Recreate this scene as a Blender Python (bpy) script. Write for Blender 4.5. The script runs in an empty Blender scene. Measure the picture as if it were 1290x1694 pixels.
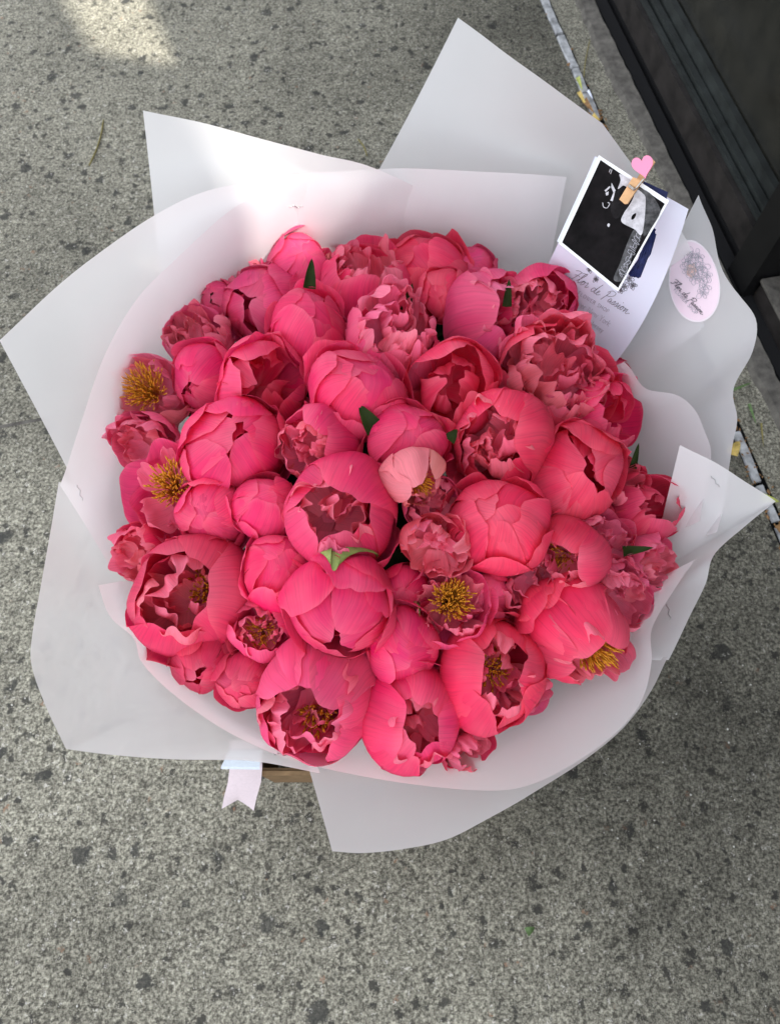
import bpy, math, random
import numpy as np
from mathutils import Vector, Matrix
from mathutils.bvhtree import BVHTree

# ------------------------------------------------------------------ camera, sky, sun, exposure
sc = bpy.context.scene
col = sc.collection
PITCH = math.radians(66); FPX = 1223.0; CAM = np.array([0.0, 0.0, 1.2])
cd = bpy.data.cameras.new('camera'); cam = bpy.data.objects.new('camera', cd); col.objects.link(cam)
cam.location = CAM; cam.rotation_euler = (math.pi/2 - PITCH, 0, 0)
cd.sensor_fit = 'VERTICAL'; cd.sensor_height = 36; cd.lens = 26; cd.clip_start = .02; cd.clip_end = 500
cd.dof.use_dof = True; cd.dof.focus_distance = .76; cd.dof.aperture_fstop = 9
sc.camera = cam
LIGHT = Vector((-.42, .40, -.81)).normalized()          # the way sunlight travels
w = bpy.data.worlds.new('World'); sc.world = w; w.use_nodes = True
nt = w.node_tree; bg = nt.nodes['Background']
sky = nt.nodes.new('ShaderNodeTexSky'); sky.sky_type = 'NISHITA'; sky.sun_disc = False
sky.sun_elevation = math.asin(-LIGHT.z); sky.sun_rotation = math.atan2(-LIGHT.x, -LIGHT.y)
hs = nt.nodes.new('ShaderNodeHueSaturation'); hs.inputs['Saturation'].default_value = .22
nt.links.new(sky.outputs[0], hs.inputs['Color']); nt.links.new(hs.outputs[0], bg.inputs[0])
bg.inputs[1].default_value = .15
sl = bpy.data.lights.new('sun', 'SUN'); sl.energy = 2.0; sl.angle = math.radians(.8); sl.color = (1, .95, .86)
so = bpy.data.objects.new('sun', sl); col.objects.link(so)
so.rotation_euler = LIGHT.to_track_quat('-Z', 'Y').to_euler(); so.location = (3, -3, 6)
vs = sc.view_settings; vs.view_transform = 'Standard'; vs.look = 'None'; vs.gamma = 1; vs.exposure = 1.8
sc.render.engine = 'CYCLES'
cy = sc.cycles; cy.max_bounces = 8; cy.diffuse_bounces = 3; cy.transparent_max_bounces = 12; cy.transmission_bounces = 6
cy.use_denoising = True; cy.sample_clamp_indirect = 6

# ------------------------------------------------------------------ geometry helpers
FW = np.array([0, math.cos(PITCH), -math.sin(PITCH)]); RT = np.array([1., 0, 0]); UP = np.array([0, math.sin(PITCH), math.cos(PITCH)])
def ray(x, y): return FW + RT*(x-645)/FPX + UP*(847-y)/FPX
def at(x, y, z):                                           # a sight line met with the level z
    v = ray(x, y); return CAM + v*((z-CAM[2])/v[2])
def tag(o, label=None, cat=None, group=None, kind=None):
    if label: o['label'] = label
    if cat: o['category'] = cat
    if group: o['group'] = group
    if kind: o['kind'] = kind
    return o
def empty(name, loc, label, cat, group=None):
    o = bpy.data.objects.new(name, None); col.objects.link(o); o.location = loc; o.empty_display_size = .02
    return tag(o, label, cat, group)
def mesh(name, V, Fc, mat, parent=None, smooth=True, uv=None):
    me = bpy.data.meshes.new(name)
    me.from_pydata([tuple(map(float, p)) for p in V], [], [tuple(map(int, f)) for f in Fc])
    if smooth: me.polygons.foreach_set('use_smooth', [True]*len(me.polygons))
    if uv is not None:
        l = me.uv_layers.new(name='UVMap'); idx = np.empty(len(me.loops), dtype=np.int32); me.loops.foreach_get('vertex_index', idx)
        l.data.foreach_set('uv', np.asarray(uv, dtype=np.float32)[idx].ravel())
    me.materials.append(mat); me.update()
    o = bpy.data.objects.new(name, me); col.objects.link(o)
    if parent is not None:
        o.parent = parent
        o.matrix_parent_inverse = Matrix.Translation(-parent.location)   # parents are only ever translated
    return o
GF = {}
def gridfaces(nu, nv):
    if (nu, nv) not in GF:
        i, j = np.meshgrid(np.arange(nu-1), np.arange(nv-1), indexing='ij')
        a = i*nv + j; GF[nu, nv] = np.stack([a, a+nv, a+nv+1, a+1], -1).reshape(-1, 4).tolist()
    return GF[nu, nv]
def box(x0, x1, y0, y1, z0, z1):
    V = [(x, y, z) for x in (x0, x1) for y in (y0, y1) for z in (z0, z1)]
    return V, [(0,1,3,2), (4,6,7,5), (0,4,5,1), (2,3,7,6), (0,2,6,4), (1,5,7,3)]
def tube(path, rad, n=6, closed=True):
    P = np.asarray(path, float); m = len(P); rad = np.broadcast_to(np.asarray(rad, float), (m,))
    T = np.gradient(P, axis=0); T /= np.linalg.norm(T, axis=1)[:, None] + 1e-12
    ref = np.array([0, 0, 1.]) if abs(T[0, 2]) < .9 else np.array([1., 0, 0])
    V = []
    for k in range(m):
        a = np.cross(T[k], ref); a /= np.linalg.norm(a) + 1e-12; b = np.cross(T[k], a)
        for q in range(n):
            t = 2*math.pi*q/n; V.append(P[k] + rad[k]*(math.cos(t)*a + math.sin(t)*b))
    Fc = [(k*n+q, k*n+(q+1) % n, (k+1)*n+(q+1) % n, (k+1)*n+q) for k in range(m-1) for q in range(n)]
    if closed: Fc += [tuple(range(n-1, -1, -1)), tuple(range((m-1)*n, m*n))]
    return V, Fc
def join(parts):
    V, Fc = [], []
    for v, f in parts:
        o = len(V); V += list(v); Fc += [tuple(i+o for i in q) for q in f]
    return V, Fc
def catmull(P, n):
    P = np.asarray(P, float)
    if len(P) < 3:
        t = np.linspace(0, 1, n)[:, None]; return P[0]*(1-t) + P[-1]*t
    d = np.r_[0, np.cumsum(np.sqrt(np.linalg.norm(np.diff(P, axis=0), axis=1)) + 1e-9)]
    Q = np.vstack([2*P[0]-P[1], P, 2*P[-1]-P[-2]]); out = []
    for t in np.linspace(0, d[-1], n):
        i = min(max(np.searchsorted(d, t) - 1, 0), len(P)-2); s = (t-d[i])/(d[i+1]-d[i])
        a, b, c, e = Q[i:i+4]
        out.append(.5*((2*b) + (c-a)*s + (2*a-5*b+4*c-e)*s*s + (3*b-a-3*c+e)*s**3))
    return np.array(out)

# ------------------------------------------------------------------ materials
def new_mat(name):
    m = bpy.data.materials.new(name); m.use_nodes = True; t = m.node_tree
    b = t.nodes['Principled BSDF']; return m, t, b
def N(t, typ, **kw):
    n = t.nodes.new(typ)
    for k, v in kw.items():
        if k in n.inputs: n.inputs[k].default_value = v
        else: setattr(n, k, v)
    return n
def ramp(t, src, stops):
    r = t.nodes.new('ShaderNodeValToRGB'); e = r.color_ramp.elements
    while len(e) < len(stops): e.new(.5)
    for k, (p, c) in enumerate(stops):
        e[k].position = p; e[k].color = (c, c, c, 1) if isinstance(c, (int, float)) else (*c, 1)
    t.links.new(src, r.inputs[0]); return r.outputs[0]
def mixc(t, fac, a, b, mode='MIX'):
    m = t.nodes.new('ShaderNodeMix'); m.data_type = 'RGBA'; m.blend_type = mode
    for s, v in ((m.inputs[0], fac), (m.inputs[6], a), (m.inputs[7], b)):
        if hasattr(v, 'links'): t.links.new(v, s)
        elif isinstance(v, (int, float)): s.default_value = v
        else: s.default_value = (*v, 1)
    return m.outputs[2]
def math_n(t, op, a, b=0.0):
    m = t.nodes.new('ShaderNodeMath'); m.operation = op
    for s, v in ((m.inputs[0], a), (m.inputs[1], b)):
        if hasattr(v, 'links'): t.links.new(v, s)
        else: s.default_value = v
    return m.outputs[0]
def simple(name, colr, rough=.6, spec=.4, noise=0, scale=40, metal=0, bump=0):
    m, t, b = new_mat(name); b.inputs['Roughness'].default_value = rough; b.inputs['Specular IOR Level'].default_value = spec
    b.inputs['Metallic'].default_value = metal
    if noise:
        tc = N(t, 'ShaderNodeTexCoord'); nz = N(t, 'ShaderNodeTexNoise', Scale=scale, Detail=6.0, Roughness=.65)
        t.links.new(tc.outputs['Object'], nz.inputs['Vector'])
        c0 = tuple(c*(1-noise) for c in colr); c1 = tuple(min(1, c*(1+noise)) for c in colr)
        t.links.new(ramp(t, nz.outputs[0], [(.3, c0), (.7, c1)]), b.inputs['Base Color'])
        if bump:
            bp = N(t, 'ShaderNodeBump', Strength=bump, Distance=.002); t.links.new(nz.outputs[0], bp.inputs['Height']); t.links.new(bp.outputs[0], b.inputs['Normal'])
    else: b.inputs['Base Color'].default_value = (*colr, 1)
    return m

def petal_material():
    m, t, b = new_mat('petal'); out = t.nodes['Material Output']
    oi = N(t, 'ShaderNodeObjectInfo'); uv = N(t, 'ShaderNodeUVMap'); sx = N(t, 'ShaderNodeSeparateXYZ'); t.links.new(uv.outputs[0], sx.inputs[0])
    cb = N(t, 'ShaderNodeCombineXYZ')
    t.links.new(math_n(t, 'MULTIPLY', sx.outputs[0], 52.0), cb.inputs[0]); t.links.new(math_n(t, 'MULTIPLY', sx.outputs[1], 2.2), cb.inputs[1])
    t.links.new(math_n(t, 'MULTIPLY', oi.outputs['Random'], 57.0), cb.inputs[2])
    vein = N(t, 'ShaderNodeTexNoise', Scale=1.0, Detail=4.0, Roughness=.6, Distortion=.25); t.links.new(cb.outputs[0], vein.inputs['Vector'])
    cb2 = N(t, 'ShaderNodeCombineXYZ')
    t.links.new(math_n(t, 'MULTIPLY', sx.outputs[0], 3.0), cb2.inputs[0]); t.links.new(math_n(t, 'MULTIPLY', sx.outputs[1], 2.5), cb2.inputs[1])
    t.links.new(math_n(t, 'MULTIPLY', oi.outputs['Random'], 91.0), cb2.inputs[2])
    blot = N(t, 'ShaderNodeTexNoise', Scale=1.0, Detail=2.0); t.links.new(cb2.outputs[0], blot.inputs['Vector'])
    pale = mixc(t, .36, oi.outputs['Color'], (.97, .38, .46))
    edge = ramp(t, sx.outputs[1], [(.0, .85), (.22, .12), (.62, .05), (.93, .5), (1.0, .95)])
    edge = math_n(t, 'MAXIMUM', edge, ramp(t, math_n(t, 'ABSOLUTE', math_n(t, 'SUBTRACT', sx.outputs[0], .5)), [(.44, 0.0), (.5, .7)]))
    edge = math_n(t, 'MULTIPLY', edge, ramp(t, blot.outputs[0], [(.3, .35), (.7, 1.0)]))
    c = mixc(t, edge, oi.outputs['Color'], pale)
    c = mixc(t, ramp(t, blot.outputs[0], [(.40, 0.0), (.72, .40)]), c, pale)
    c = mixc(t, 1.0, c, ramp(t, vein.outputs[0], [(.28, .85), (.5, 1.0), (.72, 1.08)]), 'MULTIPLY')
    t.links.new(c, b.inputs['Base Color'])
    b.inputs['Roughness'].default_value = .48; b.inputs['Specular IOR Level'].default_value = .18; b.inputs['Sheen Weight'].default_value = .05; b.inputs['Sheen Roughness'].default_value = .45; b.inputs['Sheen Tint'].default_value = (1, .55, .68, 1)
    bp = N(t, 'ShaderNodeBump', Strength=.22, Distance=.0012); t.links.new(vein.outputs[0], bp.inputs['Height']); t.links.new(bp.outputs[0], b.inputs['Normal'])
    tr = N(t, 'ShaderNodeBsdfTranslucent'); t.links.new(c, tr.inputs[0])
    mx = N(t, 'ShaderNodeMixShader'); mx.inputs[0].default_value = .36
    t.links.new(b.outputs[0], mx.inputs[1]); t.links.new(tr.outputs[0], mx.inputs[2]); t.links.new(mx.outputs[0], out.inputs[0])
    return m
def paper_material(name='frosted_paper', base=(.91, .905, .915), tl=.45, tp=.19):
    m, t, b = new_mat(name); out = t.nodes['Material Output']
    tc = N(t, 'ShaderNodeTexCoord'); nz = N(t, 'ShaderNodeTexNoise', Scale=9.0, Detail=3.0); t.links.new(tc.outputs['Object'], nz.inputs['Vector'])
    c = ramp(t, nz.outputs[0], [(.3, tuple(x*.97 for x in base)), (.7, base)])
    t.links.new(c, b.inputs['Base Color']); b.inputs['Roughness'].default_value = .42; b.inputs['Specular IOR Level'].default_value = .35
    bp = N(t, 'ShaderNodeBump', Strength=.12, Distance=.004); t.links.new(nz.outputs[0], bp.inputs['Height']); t.links.new(bp.outputs[0], b.inputs['Normal'])
    tr = N(t, 'ShaderNodeBsdfTranslucent'); t.links.new(c, tr.inputs[0])
    a = N(t, 'ShaderNodeMixShader'); a.inputs[0].default_value = tl
    t.links.new(b.outputs[0], a.inputs[1]); t.links.new(tr.outputs[0], a.inputs[2])
    tn = N(t, 'ShaderNodeBsdfTransparent'); z = N(t, 'ShaderNodeMixShader'); z.inputs[0].default_value = tp
    t.links.new(a.outputs[0], z.inputs[1]); t.links.new(tn.outputs[0], z.inputs[2]); t.links.new(z.outputs[0], out.inputs[0])
    return m
def concrete_material(name, tone=1.0, flecks=True, stains=True):
    m, t, b = new_mat(name)
    tc = N(t, 'ShaderNodeTexCoord'); P = tc.outputs['Object']
    def vor(scale, feature='F1', rnd=1.0):
        v = N(t, 'ShaderNodeTexVoronoi', Scale=scale, Randomness=rnd); v.feature = feature; t.links.new(P, v.inputs['Vector']); return v
    def noi(scale, det=4.0, rough=.6, dist=0.0):
        v = N(t, 'ShaderNodeTexNoise', Scale=scale, Detail=det, Roughness=rough, Distortion=dist); t.links.new(P, v.inputs['Vector']); return v
    paste = noi(210, 5.0, .8)
    c = ramp(t, paste.outputs[0], [(.37, (.075*tone, .071*tone, .058*tone)), (.45, (.165*tone, .159*tone, .132*tone)), (.52, (.31*tone, .30*tone, .25*tone)), (.64, (.52*tone, .508*tone, .43*tone))])
    g = vor(190); gs = N(t, 'ShaderNodeSeparateColor'); t.links.new(g.outputs['Color'], gs.inputs[0])
    c = mixc(t, .38, c, ramp(t, gs.outputs[0], [(0, .42), (.25, .75), (.6, 1.0), (1, 1.35)]), 'MULTIPLY')
    md_ = noi(95, 4.0, .7)
    c = mixc(t, 1.0, c, ramp(t, md_.outputs[0], [(.36, .60), (.48, .95), (.62, 1.12)]), 'MULTIPLY')
    wv = noi(30, 5.0, .7)
    c = mixc(t, 1.0, c, ramp(t, wv.outputs[0], [(.32, .66), (.48, 1.0), (.7, 1.16)]), 'MULTIPLY')
    if flecks:
        warp = noi(48, 6.0, .8); wadd = N(t, 'ShaderNodeVectorMath', operation='MULTIPLY_ADD'); t.links.new(warp.outputs[1], wadd.inputs[0])
        wadd.inputs[1].default_value = (.042,)*3; t.links.new(P, wadd.inputs[2])
        for sc_, thr, rad, colr, amt in ((110, .60, .42, (.07, .066, .056), .85), (52, .70, .36, (.05, .049, .045), .9), (26, .72, .30, (.046, .047, .045), .85), (14, .84, .24, (.046, .047, .045), .8), (150, .88, .34, (.72, .70, .66), .8), (70, .955, .26, (.30, .17, .11), .7)):
            v = N(t, 'ShaderNodeTexVoronoi', Scale=sc_); t.links.new(wadd.outputs[0], v.inputs['Vector'])
            s_ = N(t, 'ShaderNodeSeparateColor'); t.links.new(v.outputs['Color'], s_.inputs[0])
            near = ramp(t, v.outputs['Distance'], [(rad*.75, 1.0), (rad, 0.0)])
            pick = ramp(t, s_.outputs[0], [(thr, 0.0), (min(.999, thr+.015), 1.0)])
            c = mixc(t, math_n(t, 'MULTIPLY', math_n(t, 'MULTIPLY', near, pick), amt), c, colr)
    if stains:
        big = noi(1.7, 5.0, .62, .4)
        c = mixc(t, 1.0, c, ramp(t, big.outputs[0], [(.36, .62), (.52, .95), (.66, 1.10)]), 'MULTIPLY')
        # grimy patches of trodden dirt, each with its own shape
        ed = noi(5, 5.0, .7)
        for px, py, rad, k in ((.62, .30, .48, .52), (.30, 1.75, .42, .62), (.55, -.30, .36, .72), (.20, .06, .26, .85)):
            ob = N(t, 'ShaderNodeVectorMath', operation='DISTANCE'); t.links.new(P, ob.inputs[0]); ob.inputs[1].default_value = (px, py, 0)
            d = math_n(t, 'ADD', ob.outputs['Value'], math_n(t, 'MULTIPLY', math_n(t, 'SUBTRACT', ed.outputs[0], .5), .5))
            c = mixc(t, 1.0, c, ramp(t, d, [(rad*.35, k), (rad*1.1, 1.0)]), 'MULTIPLY')
    c = mixc(t, 1.0, c, (1.0, .99, .95), 'MULTIPLY'); c = mixc(t, 1.0, c, (1.08, 1.08, 1.08), 'MULTIPLY')
    t.links.new(c, b.inputs['Base Color']); b.inputs['Roughness'].default_value = .85; b.inputs['Specular IOR Level'].default_value = .25
    bp = N(t, 'ShaderNodeBump', Strength=.55, Distance=.0022); t.links.new(math_n(t, 'ADD', paste.outputs[0], math_n(t, 'MULTIPLY', wv.outputs[0], .8)), bp.inputs['Height']); t.links.new(bp.outputs[0], b.inputs['Normal'])
    return m

M = dict(petal=petal_material(), paper=paper_material(), ground=concrete_material('concrete'),
    strip=concrete_material('kerb_concrete', .86, flecks=False, stains=False), sill=simple('sill_stone', (.12, .112, .10), .85, .2, .45, 45, bump=.6),
    caulk=simple('joint_sealant', (.40, .41, .42), .8, .2, .55, 45, bump=.5), recess=simple('joint_and_shade_dark', (.012, .012, .013), .8, .2),
    metal=simple('storefront_metal', (.022, .019, .018), .5, .35, .6, 18), black=simple('black_paint', (.005, .005, .0055), .4, .3, .2, 30),
    render=simple('facade_render', (.22, .21, .20), .9, .2, .15, 6),
    stamen=simple('stamen_gold', (.64, .27, .02), .6, .3, .3, 300), stem=simple('stem_green', (.07, .13, .035), .6, .4, .3, 60),
    leaf=simple('leaf_green', (.016, .028, .005), .6, .1, .35, 70), sepal=simple('sepal_green', (.27, .36, .10), .55, .35, .3, 90),
    card=simple('card_stock', (.74, .78, .90), .5, .4), photo=simple('photo_white', (.86, .87, .88), .3, .5), black_print=simple('photo_black', (.0055, .0045, .005), .6, .08, .9, 45),
    grey_print=simple('photo_grey', (.07, .07, .073), .5, .15, .9, 110), shade_print=simple('photo_shade', (.012, .0105, .0115), .6, .1, .8, 70), white_print=simple('photo_highlight', (.50, .49, .52), .4, .3, .35, 150), ink=simple('ink', (.13, .125, .14), .6, .3), ink_soft=simple('ink_soft', (.42, .42, .47), .6, .3),
    sticker=simple('sticker_pink', (.80, .66, .74), .35, .45), sticker_rim=simple('sticker_rim', (.83, .77, .81), .35, .45), heart=simple('heart_pink', (.92, .27, .44), .35, .5), wood=simple('clip_wood', (.68, .40, .20), .6, .3, .16, 90),
    spring=simple('spring_steel', (.45, .43, .40), .3, .5, metal=1), navy=simple('navy_cord', (.012, .018, .085), .6, .3, .4, 200), staple=simple('staple_steel', (.55, .55, .56), .3, .5, metal=1),
    ribbon=simple('ribbon_pink', (.62, .53, .57), .4, .35, .06, 300), ribbon_blue=simple('ribbon_pale', (.54, .60, .68), .4, .35, .06, 300), cardboard=simple('cardboard', (.17, .11, .06), .9, .15, .3, 50),
    yellow_leaf=simple('dry_leaf', (.52, .38, .11), .6, .3, .3, 120), brown_leaf=simple('brown_leaf', (.25, .14, .06), .7, .3, .35, 120), lime_leaf=simple('lime_leaf', (.38, .42, .10), .6, .3, .25, 120), grass=simple('grass_green', (.10, .17, .06), .6, .3, .3, 90),
    twig=simple('dry_twig', (.22, .19, .07), .8, .2, .3, 150), grit=simple('grit', (.55, .54, .50), .7, .4, .4, 300), blush=simple('print_blush', (.72, .50, .46), .5, .3))
def glass_material():
    m, t, b = new_mat('dark_glass'); b.inputs['Base Color'].default_value = (.018, .019, .018, 1); b.inputs['Roughness'].default_value = .13
    tc = N(t, 'ShaderNodeTexCoord'); nz = N(t, 'ShaderNodeTexNoise', Scale=14.0, Detail=5.0, Roughness=.7); t.links.new(tc.outputs['Object'], nz.inputs['Vector'])
    t.links.new(ramp(t, nz.outputs[0], [(.35, .16), (.7, .24)]), b.inputs['Roughness'])
    t.links.new(ramp(t, nz.outputs[0], [(.4, (.014, .0145, .0125)), (.8, (.032, .031, .025))]), b.inputs['Base Color'])
    return m
M['glass'] = glass_material(); M['bead'] = simple('glazing_metal', (.022, .026, .025), .34, .5, .5, 22)

# ------------------------------------------------------------------ pavement and shopfront
JB = at(1290, 880, 0); JA = at(900, 0, 0)
SV = (JA-JB)/np.linalg.norm(JA-JB); NVv = np.array([SV[1], -SV[0], 0]); ZV = np.array([0, 0, 1.])
def wp(s, n, z): return JB + SV*s + NVv*n + ZV*z            # along the shopfront, towards it, up
def wbox(s0, s1, n0, n1, z0, z1):
    V = [wp(s, n, z) for s in (s0, s1) for n in (n0, n1) for z in (z0, z1)]
    return V, [(0,1,3,2), (4,6,7,5), (0,4,5,1), (2,3,7,6), (0,2,6,4), (1,5,7,3)]
J = -.012                                                   # pavement slab stops at the joint
gv = [wp(-200, -200, 0), wp(200, -200, 0), wp(200, J, 0), wp(-200, J, 0)]
g = mesh('pavement', gv, [(0, 1, 2, 3)], M['ground'], smooth=False); tag(g, kind='structure')
g2 = mesh('joint_bed', [wp(-200, J, -.012), wp(200, J, -.012), wp(200, .014, -.012), wp(-200, .014, -.012), wp(200, J, .0), wp(-200, J, .0), wp(-200, .014, 0), wp(200, .014, 0)],
    [(0, 1, 2, 3), (0, 1, 4, 5), (3, 2, 7, 6)], M['recess'], smooth=False); tag(g2, kind='structure')
rng = random.Random(5)
ja, jb = at(-60, 718, 0), at(45, 698, 0); jd = (jb-ja)/np.linalg.norm(jb-ja); jn = np.array([-jd[1], jd[0], 0]); V = []
for k in range(61):      # worn groove between two pavement slabs
    c = ja + jd*(-1.6 + 2.7*k/60); a_ = .0028 + .0014*rng.random(); V += [c + jn*a_ + ZV*.0006, c - jn*(.0028 + .0014*rng.random()) + ZV*.0006]
tag(mesh('pavement_joint', V, [(2*k, 2*k+1, 2*k+3, 2*k+2) for k in range(60)], M['sill'], smooth=False), kind='structure')
def rough_strip(s0, s1, step, nL, nR, z, jit, seed):
    r_ = random.Random(seed); V = []; s = s0; k = 0
    a = [];
    while s < s1: a.append(s); s += step
    for s in a:
        V += [wp(s, nL + r_.uniform(-jit, jit), z), wp(s, nR + r_.uniform(-jit, jit), z)]
    return V, [(2*i, 2*i+2, 2*i+3, 2*i+1) for i in range(len(a)-1)]
V, Fc = rough_strip(-3, 6, .04, .013, .085, -.0005, .0012, 3)
tag(mesh('kerb_strip', V, Fc, M['strip'], smooth=False), kind='structure')
# stone sill: sloping broken-edged step up to the dark recess
r_ = random.Random(8); V = []; ss = np.arange(-3, 6, .022)
for s in ss:
    j1 = r_.uniform(-.004, .004) + .004*math.sin(s*9); V += [wp(s, .074+j1, -.001), wp(s, .080+j1, .012+r_.uniform(-.002, .002)), wp(s, .112+r_.uniform(-.002, .002), .016), wp(s, .122, -.004)]
Fc = [(4*i+k, 4*i+4+k, 4*i+5+k, 4*i+1+k) for i in range(len(ss)-1) for k in range(3)]
tag(mesh('stone_sill', V, Fc, M['sill'], smooth=False), 'rough grey stone sill running along the foot of the dark shopfront', 'sill')
# joint sealant: broken lengths of grey filler, each a length of its own
jo = empty('joint_filler', wp(.8, 0, 0), 'broken pale grey sealant filling the pavement joint beside the shopfront', 'joint filler')
for a, b_, wd in ((1.06, 1.145, .010), (1.15, 1.235, .011), (1.24, 1.36, .012), (1.37, 1.62, .011), (.10, .205, .008), (.02, .092, .007), (-.14, .01, .006), (-.4, -.16, .007), (1.64, 2.2, .01)):
    n = max(3, int((b_-a)/.02)); V = []
    for i in range(n+1):
        s = a + (b_-a)*i/n; o_ = .001*math.sin(s*47); hw = wd*(.85+.3*rng.random())
        V += [wp(s, o_-hw, -.004), wp(s, o_-hw*.7, .0025), wp(s, o_+hw*.7, .003), wp(s, o_+hw, -.004)]
    mesh('sealant', V, [(4*i+k, 4*i+4+k, 4*i+5+k, 4*i+1+k) for i in range(n) for k in range(3)] + [(0, 1, 2, 3), (4*n+3, 4*n+2, 4*n+1, 4*n)], M['caulk'], jo, smooth=False)

sf = empty('shopfront', wp(.5, .2, 0), 'black metal shopfront with dark glass at the pavement edge', 'building')
mesh('recess', *wbox(-3, 6, .124, .154, -.02, .004), M['recess'], sf, False)  # recess floor coloured near-black to stand for the shadow under the frame
RZ = .084
mesh('bottom_rail', *wbox(.575, 6, .156, .30, .022, RZ), M['metal'], sf, False)
mesh('rail_foot', *wbox(.575, 6, .166, .30, -.02, .021), M['recess'], sf, False)
for n0, n1, z0, z1 in ((.168, .178, RZ+.001, RZ+.010), (.182, .197, RZ+.001, RZ+.020), (.2, .215, RZ+.001, RZ+.045)):
    mesh('glazing_bead', *wbox(.575, 6, n0, n1, z0, z1), M['bead'], sf, False)
mesh('pane', *wbox(.575, 6, .218, .226, RZ+.002, 2.269), M['glass'], sf, False)
mu = mesh('mullion', *wbox(.500, .572, .126, .30, -.01, 2.269), M['black'], sf, False)
mesh('plinth', *wbox(-3, .497, .150, .30, .0, .050), M['metal'], sf, False)
mesh('plinth_cap', *wbox(-3, .496, .143, .30, .0505, .058), M['sill'], sf, False)
mesh('pane', *wbox(-3, .497, .236, .244, .06, 2.269), M['glass'], sf, False)
mesh('glazing_bead', *wbox(-3, .4965, .215, .232, .0595, .10), M['metal'], sf, False)
# unseen rendered wall above the glass, with two made-up holes shaping the sun patches
mesh('leak_stop_rail', *wbox(-3, 6, .14, .34, 2.27, 2.40), M['metal'], sf, False)  # unseen rail added to stop sunlight leaking in below the wall
for (s0, s1), hole in (((-3, -.64), [(-1.07, 2.93), (-.85, 2.56), (-.84, 2.80), (-1.03, 3.25)]), ((-.64, 6), [(-.43, 3.35), (-.244, 2.865), (-.02, 3.0), (-.25, 3.6)])):
    out_ = [(s0, 2.401), (s1, 2.401), (s1, 6.0), (s0, 6.0)]
    V = [wp(a, n_, b) for n_ in (.238, .250) for pts in (out_, hole) for a, b in pts]
    Fc = [(o_+k, o_+(k+1) % 4, o_+4+(k+1) % 4, o_+4+k) for o_ in (0, 8) for k in range(4)] + [(4+k, 4+(k+1) % 4, 12+(k+1) % 4, 12+k) for k in range(4)] + [(k, (k+1) % 4, 8+(k+1) % 4, 8+k) for k in range(4)]
    mesh('upper_wall_sun_holes', V, Fc, M['render'], sf, False)

# ------------------------------------------------------------------ frosted paper sheets
AX = np.array([.015, .405])
def sheet(name, label, ctrl, nu=60, nv=22, zm=.348, seed=0, amp=.0025, lift=0.0, bulge=.012):
    """ctrl: (outer x, y, level, middle x, y, corner?) sight lines met at real levels; the sheet runs from inside the bunch over the middle row to the outer edge"""
    O = np.array([at(c[0], c[1], c[2]) for c in ctrl]); Md = np.array([at(c[3], c[4], zm + lift + (c[6] if len(c) > 6 else 0)) for c in ctrl])
    cs = [0] + [i for i in range(1, len(ctrl)-1) if len(ctrl[i]) > 5 and ctrl[i][5]] + [len(ctrl)-1]
    segs = list(zip(cs[:-1], cs[1:])); L = [np.linalg.norm(np.diff(O[a:b+1], axis=0), axis=1).sum() + .02 for a, b in segs]
    Or, Mr = [], []
    for (a, b), l in zip(segs, L):
        n = max(5, int(nu*l/sum(L)))
        o_ = catmull(O[a:b+1], n); m_ = catmull(Md[a:b+1], n)
        if Or: o_, m_ = o_[1:], m_[1:]
        Or.append(o_); Mr.append(m_)
    Or = np.vstack(Or); Mr = np.vstack(Mr); n = len(Or)
    In = Mr.copy(); In[:, :2] = AX + (Mr[:, :2]-AX)*.60; In[:, 2] = Mr[:, 2] - .17
    r_ = np.random.RandomState(seed + 11); ph = r_.rand(8)*6.28
    t = np.linspace(0, 1, nv); V = np.zeros((n, nv, 3)); k = .30
    for j, tt in enumerate(t):
        if tt <= k:
            q = tt/k; V[:, j] = In*(1-q) + Mr*q
        else:
            q = (tt-k)/(1-k); V[:, j] = Mr*(1-q) + Or*q
            V[:, j, 2] -= bulge*4*q*(1-q)                    # a sheet sags a little between flowers and edge
    Vs = V.copy()
    for _ in range(3): Vs[:, 1:-1] = (Vs[:, :-2] + 2*Vs[:, 1:-1] + Vs[:, 2:])/4
    V = Vs
    s = np.linspace(0, 1, n)[:, None]; T = t[None, :]
    wv = amp*(np.sin(9*s+ph[0]+2*T) + .7*np.sin(17*s+ph[1]-3*T) + .4*np.sin(31*s+ph[2]+4*T))*np.clip((T-.2)/.5, 0, 1)
    V[..., 2] += wv; V[..., 0] += .4*wv
    o = mesh(name, V.reshape(-1, 3), gridfaces(n, nv), M['paper'], uv=np.stack(np.broadcast_arrays(s, T), -1).reshape(-1, 2))
    tag(o, label, 'wrapping paper', 'frosted sheets wrapped round the bouquet'); o['grid'] = (n, nv)
    return o
S = {}
S['back'] = sheet('paper_sheet', 'tall frosted sheet standing up behind the flowers, with the highest pointed corner', [
    (757, 30, .60, 545, 420), (830, 82, .605, 640, 410), (905, 138, .60, 730, 410), (995, 205, .575, 830, 440, 1), (1045, 272, .555, 900, 470), (1100, 345, .535, 950, 520), (1145, 420, .51, 990, 580), (1165, 540, .47, 1010, 640)], seed=1, lift=-.03, amp=.0005)
S['back_left'] = sheet('paper_sheet', 'frosted sheet at the upper left whose pointed corner catches sunlight', [
    (237, 183, .55, 275, 600), (330, 203, .552, 330, 520), (430, 229, .55, 400, 460), (530, 255, .545, 470, 430), (620, 279, .54, 560, 420), (740, 335, .425, 680, 420), (860, 396, .365, 800, 440)], seed=2, lift=-.02, amp=.0004)
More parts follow.
